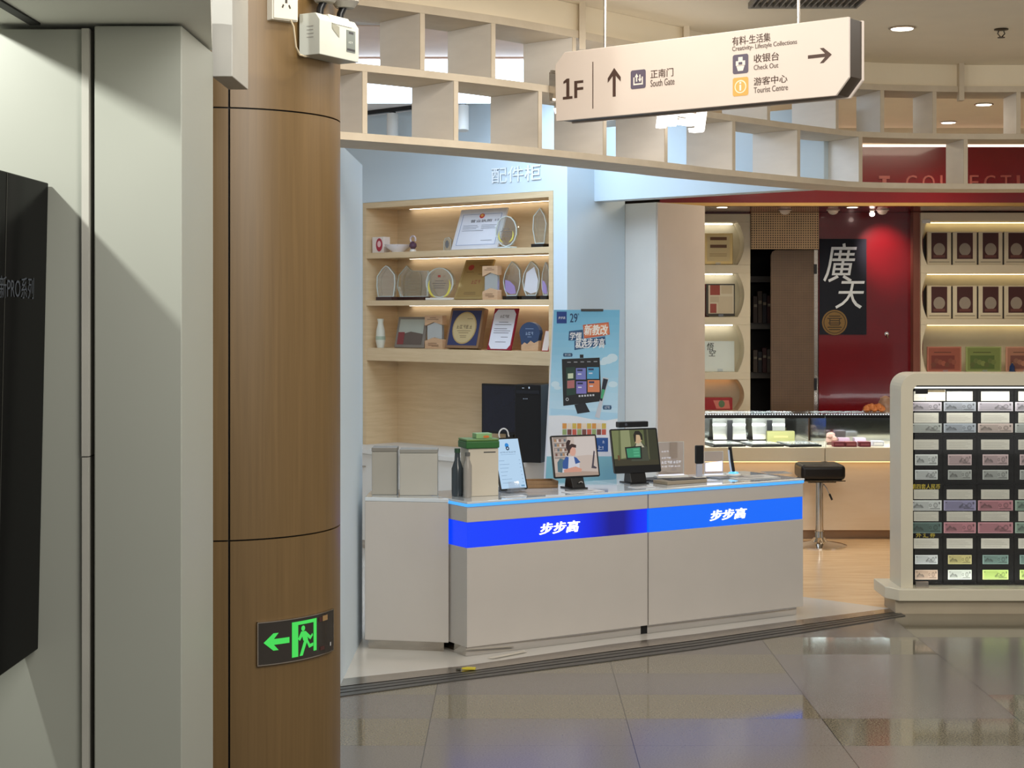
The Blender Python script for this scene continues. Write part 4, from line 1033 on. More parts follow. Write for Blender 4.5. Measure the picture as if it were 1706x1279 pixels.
b = MB(m_blackpl); x0, z0 = q_(968, 518.5); x1, z1 = q_(1005, 514.5); b.box(x0, x1, -.006, .026, z0, z1, .001); b.build('clip', po)
b = MB()
def grad(v0, v1, c): b.shape([(xl(v1), PZ(v1, PY)), (xr(v1), PZ(v1, PY)), (xr(v0), PZ(v0, PY)), (xl(v0), PZ(v0, PY))], -.0004, PR(c))
steps = 14
for i in range(steps):
    v0 = 516+176*i/steps; v1 = 516+176*(i+1)/steps; t = i/(steps-1)
    grad(v0, v1, (int(120+70*t), int(194+30*t), int(232+10*t)))
grad(692, 760, (226, 232, 236)); grad(760, VB, (136, 196, 206))
b.shape([q_(917, 692), q_(935, 690), q_(960, 693), q_(985, 698), q_(1010, 700), q_(1029, 697), q_(1029, 688), q_(917, 680)][::1], -.0006, PR((170, 214, 238)))
for cu_, cv_, ru, rv in ((1012, 600, 10, 6), (1020, 596, 9, 7), (1004, 604, 8, 4), (1021, 640, 8, 5), (925, 640, 7, 5), (929, 646, 6, 3)):
    x, z = q_(cu_, cv_); b.oval(x, z, ru/FPX*PY, rv/FPX*PY, -.0008, PR((204, 230, 244)))
def prect(u0, v0, u1, v1, y, c):
    a = q_(u0, v1); d = q_(u1, v0); b.rect(a[0], a[1], d[0], d[1], y, PR(c))
def ptxt(t, u0, v0, u1, v1, c, bold=.02, shear=0., y=-.003):
    a = q_(u0, v1); d = q_(u1, v0); b.text(t, a[0], a[1], d[0], d[1], y, PR(c), bold, shear)
prect(927.5, 519, 944, 538.5, -.001, (18, 62, 140)); ptxt('步步高', 930, 527, 942, 531.5, (220, 230, 240), .02, .15)
ptxt('29', 949.5, 522, 962, 537, (24, 62, 110), .01); ptxt('°', 962.5, 522, 964.5, 525, (24, 62, 110))
def pquad(pts, y, c): b.shape([q_(*p) for p in pts], y, PR(c))
pquad([(971, 541), (1014, 536.5), (1016, 557), (1006, 559), (973, 564)], -.0015, (206, 104, 74)); pquad([(973, 543), (1012, 539), (1014, 555), (974, 561)], -.002, (226, 142, 100))
pquad([(948, 551.5), (971, 549), (972, 565), (958, 567), (958, 584), (1008, 575), (1009, 559), (975, 563)][:4]+[(947, 567)], -.0012, (36, 84, 130)); pquad([(957, 568), (1008, 560), (1009, 574), (957, 583)], -.0012, (36, 84, 130))
ptxt('学懂', 949, 553, 969.5, 566, (240, 244, 248), .02, .12); ptxt('新教改', 973, 540.5, 1013, 558.5, (250, 246, 240), .025, .12); ptxt('就选步步高', 958.5, 563, 1007.5, 580, (240, 244, 248), .02, .12)
b.shape([q_(*p) for p in ((939, 588), (953, 588), (954, 591), (953, 594), (939, 594), (938, 591))], -.0015, PR((44, 86, 122))); ptxt('学习机', 941, 589.3, 951, 592.8, (210, 224, 236), .0)
pquad([(936, 598), (999, 595.5), (1002, 668), (938.5, 676)], -.0015, (16, 20, 26)); pquad([(966, 590.5), (972, 590.5), (972, 596), (966, 596)], -.0013, (16, 20, 26))
pquad([(943, 612), (958, 611), (959, 657), (944, 659)], -.002, (30, 62, 52)); pquad([(946, 622), (955, 621.5), (955, 630), (946, 630.5)], -.0025, (206, 220, 190)); pquad([(945, 634), (957, 633), (957, 646), (945, 647)], -.0025, (176, 110, 110))
for (a_, c_, d_, e_, cc) in ((959.5, 613, 976, 632, (120, 128, 200)), (978, 611.5, 998, 631, (84, 164, 206)), (960, 635, 977, 655.5, (126, 120, 196)), (979, 633, 999, 653, (220, 134, 92))):
    prect(a_, c_, d_, e_, -.002, cc); prect(a_+2, c_+2, a_+11, c_+5, -.0025, (40, 50, 90)); prect(a_+3, c_+9, a_+9, c_+11, -.0025, (220, 226, 240))
for i in range(5): prect(945+11*i, 602.5-.3*i, 951+11*i, 604-.3*i, -.002, (150, 156, 164))
for i in range(6): prect(964+4.6*i, 658-.3*i, 967+4.6*i, 661-.3*i, -.002, (200, 204, 210))
x, z = q_(945, 665); b.oval(x, z, .008, .009, -.002, PR((214, 220, 226))); b.oval(x, z, .005, .006, -.0025, PR((16, 20, 26)))
pquad([(957, 674), (975, 671), (983, 686), (962, 689)], -.0014, (24, 28, 36))
pquad([(1004, 628), (1014, 630), (1004, 670), (999, 697), (991, 694), (1000, 664)], -.0017, (196, 202, 210)); pquad([(1005, 630), (1013, 632), (1003, 668), (999.5, 667)], -.002, (22, 30, 50)); pquad([(1003, 648), (1008, 649), (1004, 664), (1000.5, 663)], -.0025, (70, 170, 120))
b.shape([q_(*p) for p in ((1005, 675), (1018, 675), (1019, 678.5), (1018, 682), (1005, 682), (1004, 678.5))], -.0015, PR((44, 86, 122))); a = q_(1007, 680.6); d = q_(1016, 676.3); b.glyphs(4, a[0], a[1], d[0], d[1], -.003, PR((210, 224, 236)))
for i in range(9):
    for j in range(2): prect(937+8.2*i, 705+10*j, 944+8.2*i, 714+10*j, -.0015, [(214, 150, 70), (196, 90, 70), (230, 214, 190), (150, 170, 110), (206, 180, 80), (120, 70, 60)][(i*2+j*3) % 6])
prect(989, 729, 1013, 752, -.0015, (36, 84, 150)); a = q_(1003, 738); d = q_(1008, 733); b.glyphs(1, a[0], a[1], d[0], d[1], -.003, PR((226, 234, 244))); ptxt('上!', 994, 742, 1005, 749, (226, 234, 244))
b.build('printed_face', po)

# ================================================================== FLOOR LITTER
p = F(842, 1092); o = thing('paper_strip', 'white paper strip lying on the door track', 'paper', (p.x, p.y, .0045), 33)
b = MB(PR((206, 200, 188))); b.prism([(-.11, -.02), (-.09, -.04), (.12, .0), (.125, .03)], 0, .002, 'z'); b.build('strip', o)
p = F(780, 1117); o = thing('yellow_scrap', 'crumpled yellow scrap on the floor by the counter corner', 'litter', (p.x, p.y, .0045))
b = MB(PR((206, 190, 60))); b.prism([(-.03, 0), (-.005, .02), (.035, .012), (.03, -.012), (0, -.008)], 0, .010, 'z', .003); b.use(PR((60, 60, 50))); b.prism([(-.055, .004), (-.032, .008), (-.034, -.01), (-.052, -.008)], 0, .005, 'z', .001); b.build('scrap', o)

# ================================================================== CEILING THINGS
m_glowd = E('downlight_glow', (255, 244, 226), 8.0)
def downlight(label, u, v, r=.075):
    Y = (CZ-CH)*FPX/(V0-v); o = thing('downlight', label, 'ceiling light', (PX(u, Y), Y, CZ), 0, 'recessed round ceiling lights')
    b = MB(m_steel); b.lathe([(r, -.0005), (r*1.05, -.004), (r*.86, -.007), (r*.86, -.0005)], seg=32); b.build('ring', o)
    b = MB(m_glowd); b.lathe([(r*.84, -.0009), (r*.80, -.009)], seg=32); b.build('lens', o)
    light('downlight_beam', 'SPOT', (PX(u, Y), Y, CZ-.05), 14, WARM, (PX(u, Y), Y, 0), .05, spot=2.0, blend=.7)
downlight('large recessed downlight on the open ceiling right of the hanging sign', 1503, 46, .063)
downlight('recessed downlight seen higher through the lattice, further right', 1639, 173, .06)
downlight('recessed downlight seen lower through the lattice, left of its neighbour', 1580, 203, .06)
Y = (CZ-CH)*FPX/(V0-48); o = thing('sprinkler', 'dark ceiling sprinkler head beside the large downlight', 'sprinkler', (PX(1668, Y), Y, CZ))
b = MB(M('bronze', (70, 62, 52), .35, metal=.8)); b.lathe([(.032, -.0005), (.034, -.006), (.012, -.010)], seg=20); b.build('plate', o)
b = MB(M('bronze', (70, 62, 52), .35, metal=.8)); b.tube([(-.012, 0, -.010), (-.017, 0, -.024), (-.004, 0, -.038)], .003, 8); b.tube([(.012, 0, -.010), (.017, 0, -.024), (.004, 0, -.038)], .003, 8); b.lathe([(.018, -.044), (.018, -.041), (.006, -.038)], seg=14); b.build('head', o)
vg = thing('ceiling_grille', 'grey slatted ceiling grille above the hanging sign', 'vent', (PX(1336, 7.45), 7.30, CZ))
b = MB(M('grille_grey', (120, 116, 110), .4, metal=.4))
for q in ((-.24, .24, -.13, -.12), (-.24, .24, .13, .14), (-.24, -.23, -.12, .13), (.23, .24, -.12, .13)): b.box(q[0], q[1], q[2], q[3], -.025, -.0005)
b.build('frame', vg)
b = MB(M('grille_grey', (120, 116, 110), .4, metal=.4))
for i in range(16): x = -.215+i*.028; b.box(x, x+.006, -.119, .129, -.022, -.004)
b.build('slats', vg)

# ================================================================== COLLECTION SHOP (right)
BW = 13.3
X0 = 1.10
b = MB(M('back_wall', (60, 50, 44), .6)); b.box(-3, 6, 15.2, 15.3, 0, 3.0); struct(b.build('wall_back'), 'dark wall of the back room')
b = MB(M('side_wall', (150, 140, 130), .6)); b.box(6.0, 6.1, 8.9, 15.3, 0, 3.0); struct(b.build('wall_right'), 'side wall of the collection shop')
ux = lambda u: PX(u, BW); vz = lambda v: PZ(v, BW)
# red wall
b = MB(m_red); b.box(ux(1364), ux(1517), BW, BW+.1, 0, 2.375); struct(b.build('wall_back'), 'glossy dark red wall of the collection shop')
b = MB(m_red); b.box(X0, ux(1364), BW+.03, BW+.1, vz(357), 2.375); b.box(ux(1517), 6, BW+.15, BW+.2, 0, 2.375); b.box(X0-.3, ux(1250), BW+.32, BW+.36, 0, 2.375); struct(b.build('wall_back'), 'red wall above the doorway')
b = MB(wood('post_wood', (112, 60, 46), (132, 76, 58), (6, 6, .5), 3.)); b.box(ux(1517), ux(1533), BW-.09, BW+.149, 0, 2.374); struct(b.build('trim_9'), 'brown wooden post beside the red wall')
# red bulkhead with gold strip
FY = 12.5
b = MB(m_red); b.box(X0, 6, FY, FY+.06, 2.40, 2.815); b.box(X0, 6, FY+.0605, BW+.2, 2.376, 2.40); struct(b.build('trim_10'), 'red bulkhead over the collection shop')
b = MB(m_gold); b.box(X0, 6, FY-.02, FY+.06, 2.376, 2.3995); struct(b.build('trim_11'), 'gold strip along the red bulkhead')
cv = thing('cove_light', 'thin glowing cove strip along the top of the red bulkhead', 'strip light', (3.5, FY, 2.8155))
b = MB(E('cove_glow', (255, 214, 196), 2.0)); b.box(-2.3, 2.4, .01, .03, .001, .02); b.build('strip', cv)
b = MB(m_cream); b.box(-2.35, 2.45, .0305, .06, 0, CZ-2.8155-.001); b.build('cover_board', cv)  # added cream board up to the ceiling, hides the unlit void behind
o = thing('bulkhead_letters', 'dull red capital letters on the red bulkhead seen through the lattice', 'sign letters', (PX(1505, FY), FY, 2.49))
m_bl = M('bulkhead_letter', (150, 74, 66), .4)
u = 1509
for ch, wd in zip('COLLECTION', (18, 20, 15, 15, 15, 18, 17, 5, 20, 18)):
    a = PX(u, FY)-PX(1505, FY); d = PX(u+wd, FY)-PX(1505, FY)
    b = MB(m_bl); b.text(ch, a, PZ(315, FY)-2.49, d, PZ(292, FY)-2.49, -.001, None, .0, 0, .012); b.build('letter', o)
    u += wd+9.5
a = PX(1464, FY)-PX(1505, FY); b = MB(m_bl); b.box(a, a+.08, -.013, -.001, PZ(298, FY)-2.49, PZ(293, FY)-2.49); b.box(a+.025, a+.055, -.013, -.001, PZ(316, FY)-2.49, PZ(298.2, FY)-2.49); b.build('emblem', o)
# soffit spots
m_lampw = M('lamp_white', (214, 200, 190), .4)
for i, (uu, lab) in enumerate(((1308, 'white gimbal spot under the red soffit above the doorway'), (1388, 'white gimbal spot under the red soffit above the navy banner'), (1470, 'white gimbal spot beside the lit bulb under the red soffit'))):
    o = thing('gimbal_spot', lab, 'spotlight', (PX(uu, 12.95), 12.95, 2.376), 0)
    b = MB(m_lampw); b.lathe([(.05, -.0005), (.052, -.006), (.044, -.008)], seg=24); b.build('ring', o)
    b = MB(m_lampw); b.lathe([(.040, -.0085), (.038, -.02), (.024, -.034), (.008, -.038)], seg=24); b.build('head', o)
o = thing('spot_bulb', 'bright small bulb lamp throwing a red glow on the wall', 'spotlight', (PX(1453, 12.9), 12.9, 2.376))
b = MB(m_lampw); b.lathe([(.02, -.0005), (.02, -.012), (.012, -.02)], seg=16); b.build('holder', o)
b = MB(E('bulb_glow', (255, 226, 214), 10)); b.lathe([(.008, -.0205), (.020, -.03), (.020, -.045), (.008, -.055)], seg=16); b.build('bulb', o)
light('bulb_beam', 'SPOT', (PX(1458, 12.9), 12.9, 2.30), 34, (1, .75, .7), (PX(1470, BW), BW, 2.06), .03, spot=1.0, blend=.9)
for uu, lab in ((1203, 'flat recessed light under the red soffit at its left end'), (1420, 'flat recessed light under the red soffit near the red wall')):
    o = thing('soffit_light', lab, 'ceiling light', (PX(uu, 12.62), 12.62, 2.376))
    b = MB(m_glowd); b.lathe([(.04, -.0005), (.04, -.004)], seg=24); b.build('lens', o)
    b = MB(m_gold); b.lathe([(.052, -.0003), (.052, -.003), (.042, -.003)], seg=24); b.build('ring', o)
# banner
bn = thing('banner', 'navy hanging banner with two white brush characters', 'banner', (ux(1404), BW-.012, 0))
bx0, bx1 = ux(1365)-ux(1404), ux(1443)-ux(1404)
b = MB(M('navy_cloth', (14, 20, 34), .8, bump=.2, scale=40)); b.box(bx0, bx1, 0, .011, vz(557), vz(398)); b.build('cloth', bn)
m_brush = M('brush_white', (214, 222, 230), .6)
for ch, q in (('廣', (1371, 470, 1427, 405)), ('天', (1391, 514, 1440, 468))):
    b = MB(m_brush); b.text(ch, ux(q[0])-ux(1404), vz(q[1]), ux(q[2])-ux(1404), vz(q[3]), -.001, None, .006, .22); b.build('character', bn)
b = MB(M('seal_gold', (120, 92, 44), .5)); b.oval(ux(1390)-ux(1404), vz(537), .10, .10, -.001); b.use(M('seal_dark', (52, 40, 24), .6)); b.oval(ux(1390)-ux(1404), vz(537), .088, .088, -.0013); b.use(M('seal_gold', (120, 92, 44), .5)); b.oval(ux(1390)-ux(1404), vz(537), .082, .082, -.0016)
b.use(M('seal_dark', (52, 40, 24), .6)); sxc = ux(1390)-ux(1404); szc = vz(537)
for k, (hw, dz) in enumerate(((.045, .050), (.058, .032), (.038, .014), (.050, -.004), (.038, -.020), (.056, -.038), (.045, -.056))): b.rect(sxc-hw, szc+dz-.004, sxc+hw, szc+dz+.004, -.002)
for hx in (-.038, .038): b.rect(sxc+hx-.004, szc-.02, sxc+hx+.004, szc+.032, -.0022)
b.build('seal', bn)
o = thing('wall_hook', 'small silver hook on the red wall', 'hook', (ux(1477), BW, vz(556)))
b = MB(m_chrome); b.lathe([(.016, -.0005), (.016, -.004)], (0, 0, 0), 16, 'y'); b.build('plate', o)
b = MB(m_chrome); b.tube([(0, -.004, 0), (0, -.02, -.004), (.004, -.028, -.018), (.006, -.022, -.03)], .005, 8); b.build('prong', o)
# doorway: dark room, shelf, perforated panels
b = MB(perforated('perforated_tan', (212, 180, 138), (60, 42, 30), .0185, .36)); b.box(ux(1251), ux(1363.5), BW-.02, BW+.029, vz(415), 2.374)
tag(b.build('perforated_header'), 'tan perforated board above the dark doorway', 'panel')
pp = thing('perforated_door', 'tall brown perforated sliding panel in the doorway', 'door panel', (ux(1322), BW+.02, 0))
b = MB(perforated('perforated_brown', (112, 88, 66), (44, 32, 25), .0125, .40)); x0 = ux(1285)-ux(1322); x1 = ux(1357)-ux(1322)
zt_ = vz(416)
b.prism([(x0, .02), (x1, .02), (x1, zt_), (x0+.04, zt_), (x0+.01, zt_-.015), (x0, zt_-.04)], 0, .03, 'y'); b.build('panel', pp)
b = MB(m_steel); b.box(x1+.0005, x1+.03, -.002, .032, .02, zt_); b.build('edge_strip', pp)
b = MB(m_blackpl); b.box(x1-.002, x1+.02, -.016, -.0025, vz(650), vz(630)); b.box(x1-.002, x1+.02, -.016, -.0025, vz(456), vz(440)); b.build('pull', pp)
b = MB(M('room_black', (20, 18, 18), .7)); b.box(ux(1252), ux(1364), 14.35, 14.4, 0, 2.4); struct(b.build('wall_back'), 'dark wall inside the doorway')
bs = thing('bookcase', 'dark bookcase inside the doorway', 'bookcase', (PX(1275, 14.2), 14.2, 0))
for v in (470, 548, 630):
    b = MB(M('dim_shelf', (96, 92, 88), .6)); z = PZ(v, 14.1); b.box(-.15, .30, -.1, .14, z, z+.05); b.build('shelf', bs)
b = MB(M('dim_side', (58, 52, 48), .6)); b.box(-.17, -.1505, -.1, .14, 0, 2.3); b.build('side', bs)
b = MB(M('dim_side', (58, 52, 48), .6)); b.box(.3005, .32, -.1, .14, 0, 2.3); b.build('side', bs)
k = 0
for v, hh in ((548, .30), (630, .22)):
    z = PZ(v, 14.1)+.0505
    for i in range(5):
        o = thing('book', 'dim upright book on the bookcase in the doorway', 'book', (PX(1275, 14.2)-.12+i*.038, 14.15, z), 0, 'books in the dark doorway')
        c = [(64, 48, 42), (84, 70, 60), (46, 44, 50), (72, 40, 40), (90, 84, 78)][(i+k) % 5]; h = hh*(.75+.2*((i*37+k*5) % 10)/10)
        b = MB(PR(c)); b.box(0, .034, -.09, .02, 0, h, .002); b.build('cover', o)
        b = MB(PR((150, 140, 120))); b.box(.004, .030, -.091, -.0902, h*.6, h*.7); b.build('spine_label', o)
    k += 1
# left display unit
m_inner = M('niche_inner', (206, 200, 176), .5)
dl = thing('display_unit', 'cream display unit with curved niches left of the doorway', 'display unit', (ux(1210), BW, 0))
ox = ux(1210); rel = lambda u: ux(u)-ox
UD = .28
ULF = ux(1118)-ox
b = MB(m_inner); b.box(ULF, rel(1250), .25, .27, 0, vz(356)); b.build('back_panel', dl)
rows = [(370, 441), (455, 528), (541, 620), (632, 684), (700, 860)]
edges = [356]+[x for r in rows for x in r]+[979]
for i in range(0, len(edges), 2):
    z1 = vz(edges[i]); z0 = max(0, vz(edges[i+1]))
    b = MB(m_cream); b.box(ULF, rel(1250), 0, .2495, z0, z1, .002); b.build('shelf', dl)
for r0, r1 in rows:
    z0, z1 = vz(r1), vz(r0); pts = [(rel(1250), z0+.0005), (rel(1250), z1-.0005)]
    for i in range(11):
        a = -1+2*i/10; pts.append((rel(1229+11*(1-a*a)), z1-.0005-(z1-z0-.001)*(i/10)))
    b = MB(m_cream); b.prism(pts, 0, .2495, 'y'); b.build('stile', dl)
    if r0 < 640: b = MB(m_led if r0 != 632 else E('peach_led', (255, 176, 110), 4.)); b.box(ULF+.02, rel(1226), .20, .215, z1-.008, z1-.0012); b.build('led_strip', dl)
SB = .0008
def nich(name, label, cat, u, v, y=.12, lean=0, group=None, rz=0): return thing(name, label, cat, (ux(u), BW+y, vz(v)+SB), rz, group, lean)
def px_w(u0, u1): return (u1-u0)/FPX*(BW+.1)
def easel(o, W):
    b = MB(m_acrylic); b.box(-.02, .02, -.035, .03, 0, .004); b.box(-.02, .02, -.035, -.032, .004, .022); b.build('clear_stand', o)
o = nich('gold_plaque', 'gilt framed plaque with two brown bars in the top left niche', 'plaque', 1198, 441, .10)
W, H = px_w(1173, 1224), px_w(384, 437)
b = MB(m_goldf); b.box(-W/2, W/2, 0, .02, .006, H, .003); b.build('frame', o); b = MB(M('pale_brass', (206, 186, 140), .35, metal=.3)); b.rect(-W*.34, H*.12, W*.40, H*.93, -.001)
for z in (.78, .54): b.rect(-W*.24, H*z, W*.30, H*(z+.1), -.0015, PR((122, 84, 60)))
for z in (.34, .28): b.rect(-W*.26, H*z, W*.3, H*z+.004, -.0015, PR((150, 116, 80)))
b.build('face', o); easel(o, W)
o = nich('coin_album', 'open stamp and coin album with red squares in the second left niche', 'album', 1203, 528, .10)
W, H = px_w(1180, 1228), px_w(472, 527)
b = MB(PR((60, 56, 52))); b.box(-W/2, W/2, 0, .02, .006, H, .002); b.build('cover', o); b = MB(PR((206, 198, 178))); b.rect(-W*.42, H*.1, W*.46, H*.96, -.001)
for q, c in (((-.36, .66, -.02, .96), (150, 64, 56)), ((.02, .7, .4, .95), (190, 176, 150)), ((-.36, .12, -.14, .40), (150, 70, 62)), ((-.1, .12, .42, .62), (196, 184, 160)), ((-.36, .44, -.06, .62), (186, 172, 150))): b.rect(q[0]*W, q[1]*H, q[2]*W, q[3]*H, -.0015, PR(c))
b.build('page', o); easel(o, W)
o = nich('red_folder', 'red and white folder standing behind the coin album', 'folder', 1173, 528, .16)
W, H = px_w(1160, 1184), px_w(472, 527)
b = MB(PR((140, 30, 44))); b.box(-W/2, W/2, 0, .015, 0, H, .002); b.build('cover', o); b = MB(PR((206, 200, 190))); b.rect(-W*.3, H*.1, W*.22, H*.8, -.001); b.build('label_sheet', o)
o = nich('calligraphy_card', 'large white card with two brush characters in the third left niche', 'card', 1202, 620, .12, 4)
W, H = px_w(1176, 1226), px_w(566, 617)
b = MB(PR((214, 226, 226))); b.box(-W/2, W/2, 0, .012, 0, H, .002); b.build('card', o); b = MB(PR((40, 46, 44))); b.text('悟', -W*.42, H*.70, -W*.18, H*.95, -.001, None, .01, .15); b.text('空', -W*.36, H*.50, -W*.12, H*.72, -.001, None, .01, .15); b.build('characters', o); easel(o, W)
o = nich('red_box', 'red gift box with green emblem in the lowest left niche', 'box', 1197, 684, .10)
W, H = px_w(1172, 1224), px_w(664, 684)
b = MB(PR((156, 34, 44))); b.box(-W/2, W/2, 0, .10, 0, H, .003); b.build('carton', o); b = MB(PR((206, 120, 110))); b.shape([(-W*.02, H*.1), (W*.42, H*.1), (W*.38, H*.8), (-W*.12, H*.8)], -.001); b.oval(W*.15, H*.5, W*.10, H*.3, -.0015, PR((90, 120, 90))); b.build('emblem', o)
# right display unit
RY = BW-.12
rx = lambda u: PX(u, RY); rzv = lambda v: PZ(v, RY)
dr = thing('display_unit', 'wide cream display unit with lit shelves right of the red wall', 'display unit', (rx(1534), RY, 0))
ro = rx(1534); rr_ = lambda u: rx(u)-ro
RW = rr_(1960)
b = MB(m_inner); b.box(0, RW, .24, .26, 0, rzv(355)); b.build('back_panel', dr)
rows2 = [(368, 441), (455, 531), (541, 622), (640, 760)]
edges = [354]+[x for r in rows2 for x in r]+[985]
for i in range(0, len(edges), 2):
    b = MB(m_cream); b.box(0, RW, 0, .2395, max(0, rzv(edges[i+1])), rzv(edges[i]), .002); b.build('shelf', dr)
for r0, r1 in rows2:
    z0, z1 = rzv(r1), rzv(r0); pts = [(0.0, z1-.0005), (0.0, z0+.0005)]
    for i in range(11):
        a = -1+2*i/10; pts.append((rr_(1545-9*(1-a*a)), z0+.0005+(z1-z0-.001)*(i/10)))
    b = MB(m_cream); b.prism(pts, 0, .2395, 'y'); b.build('stile', dr)
    b = MB(E('amber_led', (255, 222, 160), 3.6)); b.box(rr_(1552), RW-.02, .20, .22, z1-.008, z1-.0012); b.build('led_strip', dr)
b = MB(m_steel); b.box(rr_(1536), rr_(1550), -.006, -.0005, rzv(372), rzv(366)); b.build('hinge', dr)
def rn(name, label, cat, u, v, y=.08, group=None, lean=0): return thing(name, label, cat, (rx(u), RY+y, rzv(v)+SB), 0, group, lean)
rwid = lambda a, c: (c-a)/FPX*(RY+.08)
ordn = ['leftmost', 'second', 'third', 'fourth', 'fifth']
first = None
for ri, (vb, vt, rn_) in enumerate(((441, 385, 'top'), (531, 472, 'second'))):
    for ci, (u0, u1) in enumerate(((1548, 1588), (1591, 1631), (1634, 1674), (1677, 1717), (1720, 1760))):
        W = rwid(1548, 1588); H = rwid(385, 440)
        lab = '%s cream framed card with dark portrait panel on the %s right shelf' % (ordn[ci].capitalize(), rn_)
        if first is None:
            o = rn('framed_card', lab, 'framed card', (u0+u1)/2, vb, .06, 'framed cards on the right shelves')
            b = MB(PR((216, 206, 180))); b.box(-W/2, W/2, 0, .03, 0, H, .003); b.build('frame', o)
            b = MB(PR((70, 34, 34))); b.rect(-W*.33, H*.18, W*.33, H*.97, -.0008)
            b.oval(0, H*.47, W*.24, H*.19, -.0012, PR((150, 140, 128))); b.rect(-W*.24, H*.22, W*.24, H*.30, -.0014, PR((104, 60, 54))); b.build('panel', o)
            b = MB(PR((130, 120, 100))); b.rect(-W*.42, H*.08, W*.42, H*.10, -.0008); b.build('caption_line', o)
            b = MB(PR((40, 28, 26))); b.box(W/2+.0005, W/2+.01, .002, .028, 0, H*.98); b.build('backing_edge', o)
            first = o
        else:
            o = copy_tree(first); o.location = (rx((u0+u1)/2), RY+.06, rzv(vb)+SB); o['label'] = lab
for vb, vt, lab in ((441, 385, 'dark oval tray end at the left of the top right shelf'), (531, 472, 'dark oval tray end at the left of the second right shelf')):
    o = rn('dark_tray', lab, 'tray', 1543, vb, .12)
    H = rwid(vt, vb-2); b = MB(M('tray_dark', (34, 26, 24), .3)); b.prism([(-.012+.0, 0.004)]+[(.03-.045*math.sin(PI*i/8), H*i/8+.004*(1-i/8)) for i in range(9)]+[(.032, H), (.032, 0)], .0, .02, 'y'); b.build('board', o)
    b = MB(m_goldf); b.tube([(.03-.045*math.sin(PI*i/8), .0, H*i/8+.006) for i in range(9)], .003, 6); b.build('rim', o)
for u0, u1, c, c2, lab in ((1548, 1605, (150, 84, 66), (116, 54, 46), 'brown-red framed print on the third right shelf'), (1613, 1672, (120, 134, 74), (84, 104, 52), 'green landscape framed print on the third right shelf'), (1680, 1740, (168, 120, 98), (120, 78, 70), 'pinkish framed print at the right of the third right shelf')):
    o = rn('framed_print', lab, 'framed print', (u0+u1)/2, 621, .06)
    W, H = rwid(u0, u1), rwid(576, 619)
    b = MB(PR(tuple(min(255, q+30) for q in c))); b.box(-W/2, W/2, 0, .016, .006, H, .002); b.build('frame', o)
    b = MB(PR(c)); b.rect(-W*.46, H*.08, W*.46, H*.95, -.0008); b.rect(-W*.38, H*.14, W*.30, H*.66, -.0012, PR(c2))
    for i in range(7): b.oval(-W*.32+i*W*.1, H*(.3+.1*((i*3) % 4)/2), W*.07, H*.10, -.0016, PR(tuple(int(q*(.75+.09*(i % 4))) for q in c)))
    b.rect(-W*.3, H*.76, W*.2, H*.80, -.0012, PR(tuple(int(q*.7) for q in c))); b.build('picture', o); easel(o, W)
o = rn('blue_pyramid', 'small dark blue pyramid ornament before the pinkish print', 'ornament', 1687, 621, .01)
b = MB(M('blue_glass', (40, 58, 100), .15)); b.lathe([(.03, 0), (.03, .01), (.024, .014), (.02, .05), (.004, .075)], seg=6); b.build('body', o)
b = MB(m_chrome); b.lathe([(.004, .0755), (.006, .082), (.002, .088)], seg=10); b.build('tip', o)
# glass counters
GY = 11.72
gx = lambda u: PX(u, GY); gz = lambda v: PZ(v, GY)
m_maple = wood('maple', (232, 212, 184), (240, 222, 198), (1, 1, 6), 2., .4)
zs0, zs1, zg = gz(768), gz(745), gz(694)
def glass_counter(label, x0, x1):
    o = thing('glass_counter', label, 'display counter', (x0, GY, 0))
    W = x1-x0
    b = MB(M('kick_brown', (150, 122, 96), .4)); b.box(.01, W-.01, .07, .55, 0, .062); b.build('kick_board', o)
    b = MB(m_maple); b.box(.0, W, .04, .58, .0625, zs0-.008, .002); b.build('front_panel', o)
    b = MB(E('under_led', (255, 206, 130), 3.0)); b.box(.02, W-.02, -.01, .0, zs0-.007, zs0-.0005); b.build('led_strip', o)
    b = MB(m_cream); b.box(0, W, -.03, .62, zs0, zs1, .003); b.build('counter_slab', o)
    b = MB(m_glass); b.box(.004, W-.004, -.024, -.018, zs1+.0005, zg); b.build('front_pane', o)
    b = MB(m_glass); b.box(.004, .010, -.0175, .59, zs1+.0005, zg); b.build('side_pane', o)
    b = MB(M('mirror', (190, 196, 194), .08, metal=1, var=.1, scale=5)); b.box(.004, W-.004, .59, .60, zs1+.0005, zg); b.build('mirror_back', o)
    b = MB(m_glass); b.box(.0, W, -.03, .61, zg+.0005, zg+.006); b.build('top_pane', o)
    b = MB(m_blackpl); b.box(0, W, -.034, -.014, zg-.008, zg+.0145); b.build('top_rail', o)
    b = MB(E('led_reflection', (240, 246, 255), 2.5)); n = int(W/.018)  # glowing dots stand in for LEDs mirrored along the top rail
    for i in range(n): b.box(.006+i*.018, .0115+i*.018, -.033, -.027, zg+.0148, zg+.0195)
    b.build('led_strip', o)
    b = MB(E('case_led', (240, 246, 255), 7)); b.box(.02, W-.02, -.012, -.004, zg-.009, zg-.002); b.build('inner_light', o)
    light('case_beam', 'AREA', (x0+W/2, GY+.10, zg-.012), 5, (.95, .98, 1), (x0+W/2, GY+.25, zs1), W*.9, .06)
    return o
XL = 1.30
glass_counter('glass display counter with grey trays, behind the stool on its left', XL, gx(1373)-.002)
glass_counter('glass display counter with red and violet packs, behind the stool on its right', gx(1373)+.002, gx(1373)+1.75)
def gthing(name, label, cat, u, y, z=None, rz=0, group=None): return thing(name, label, cat, (PX(u, GY+y), GY+y, (zs1 if z is None else z)+.0008), rz, group)
m_tray = M('tray_silver', (186, 190, 186), .2, metal=.4)
tl = ['left', 'middle', 'right']
protot = None
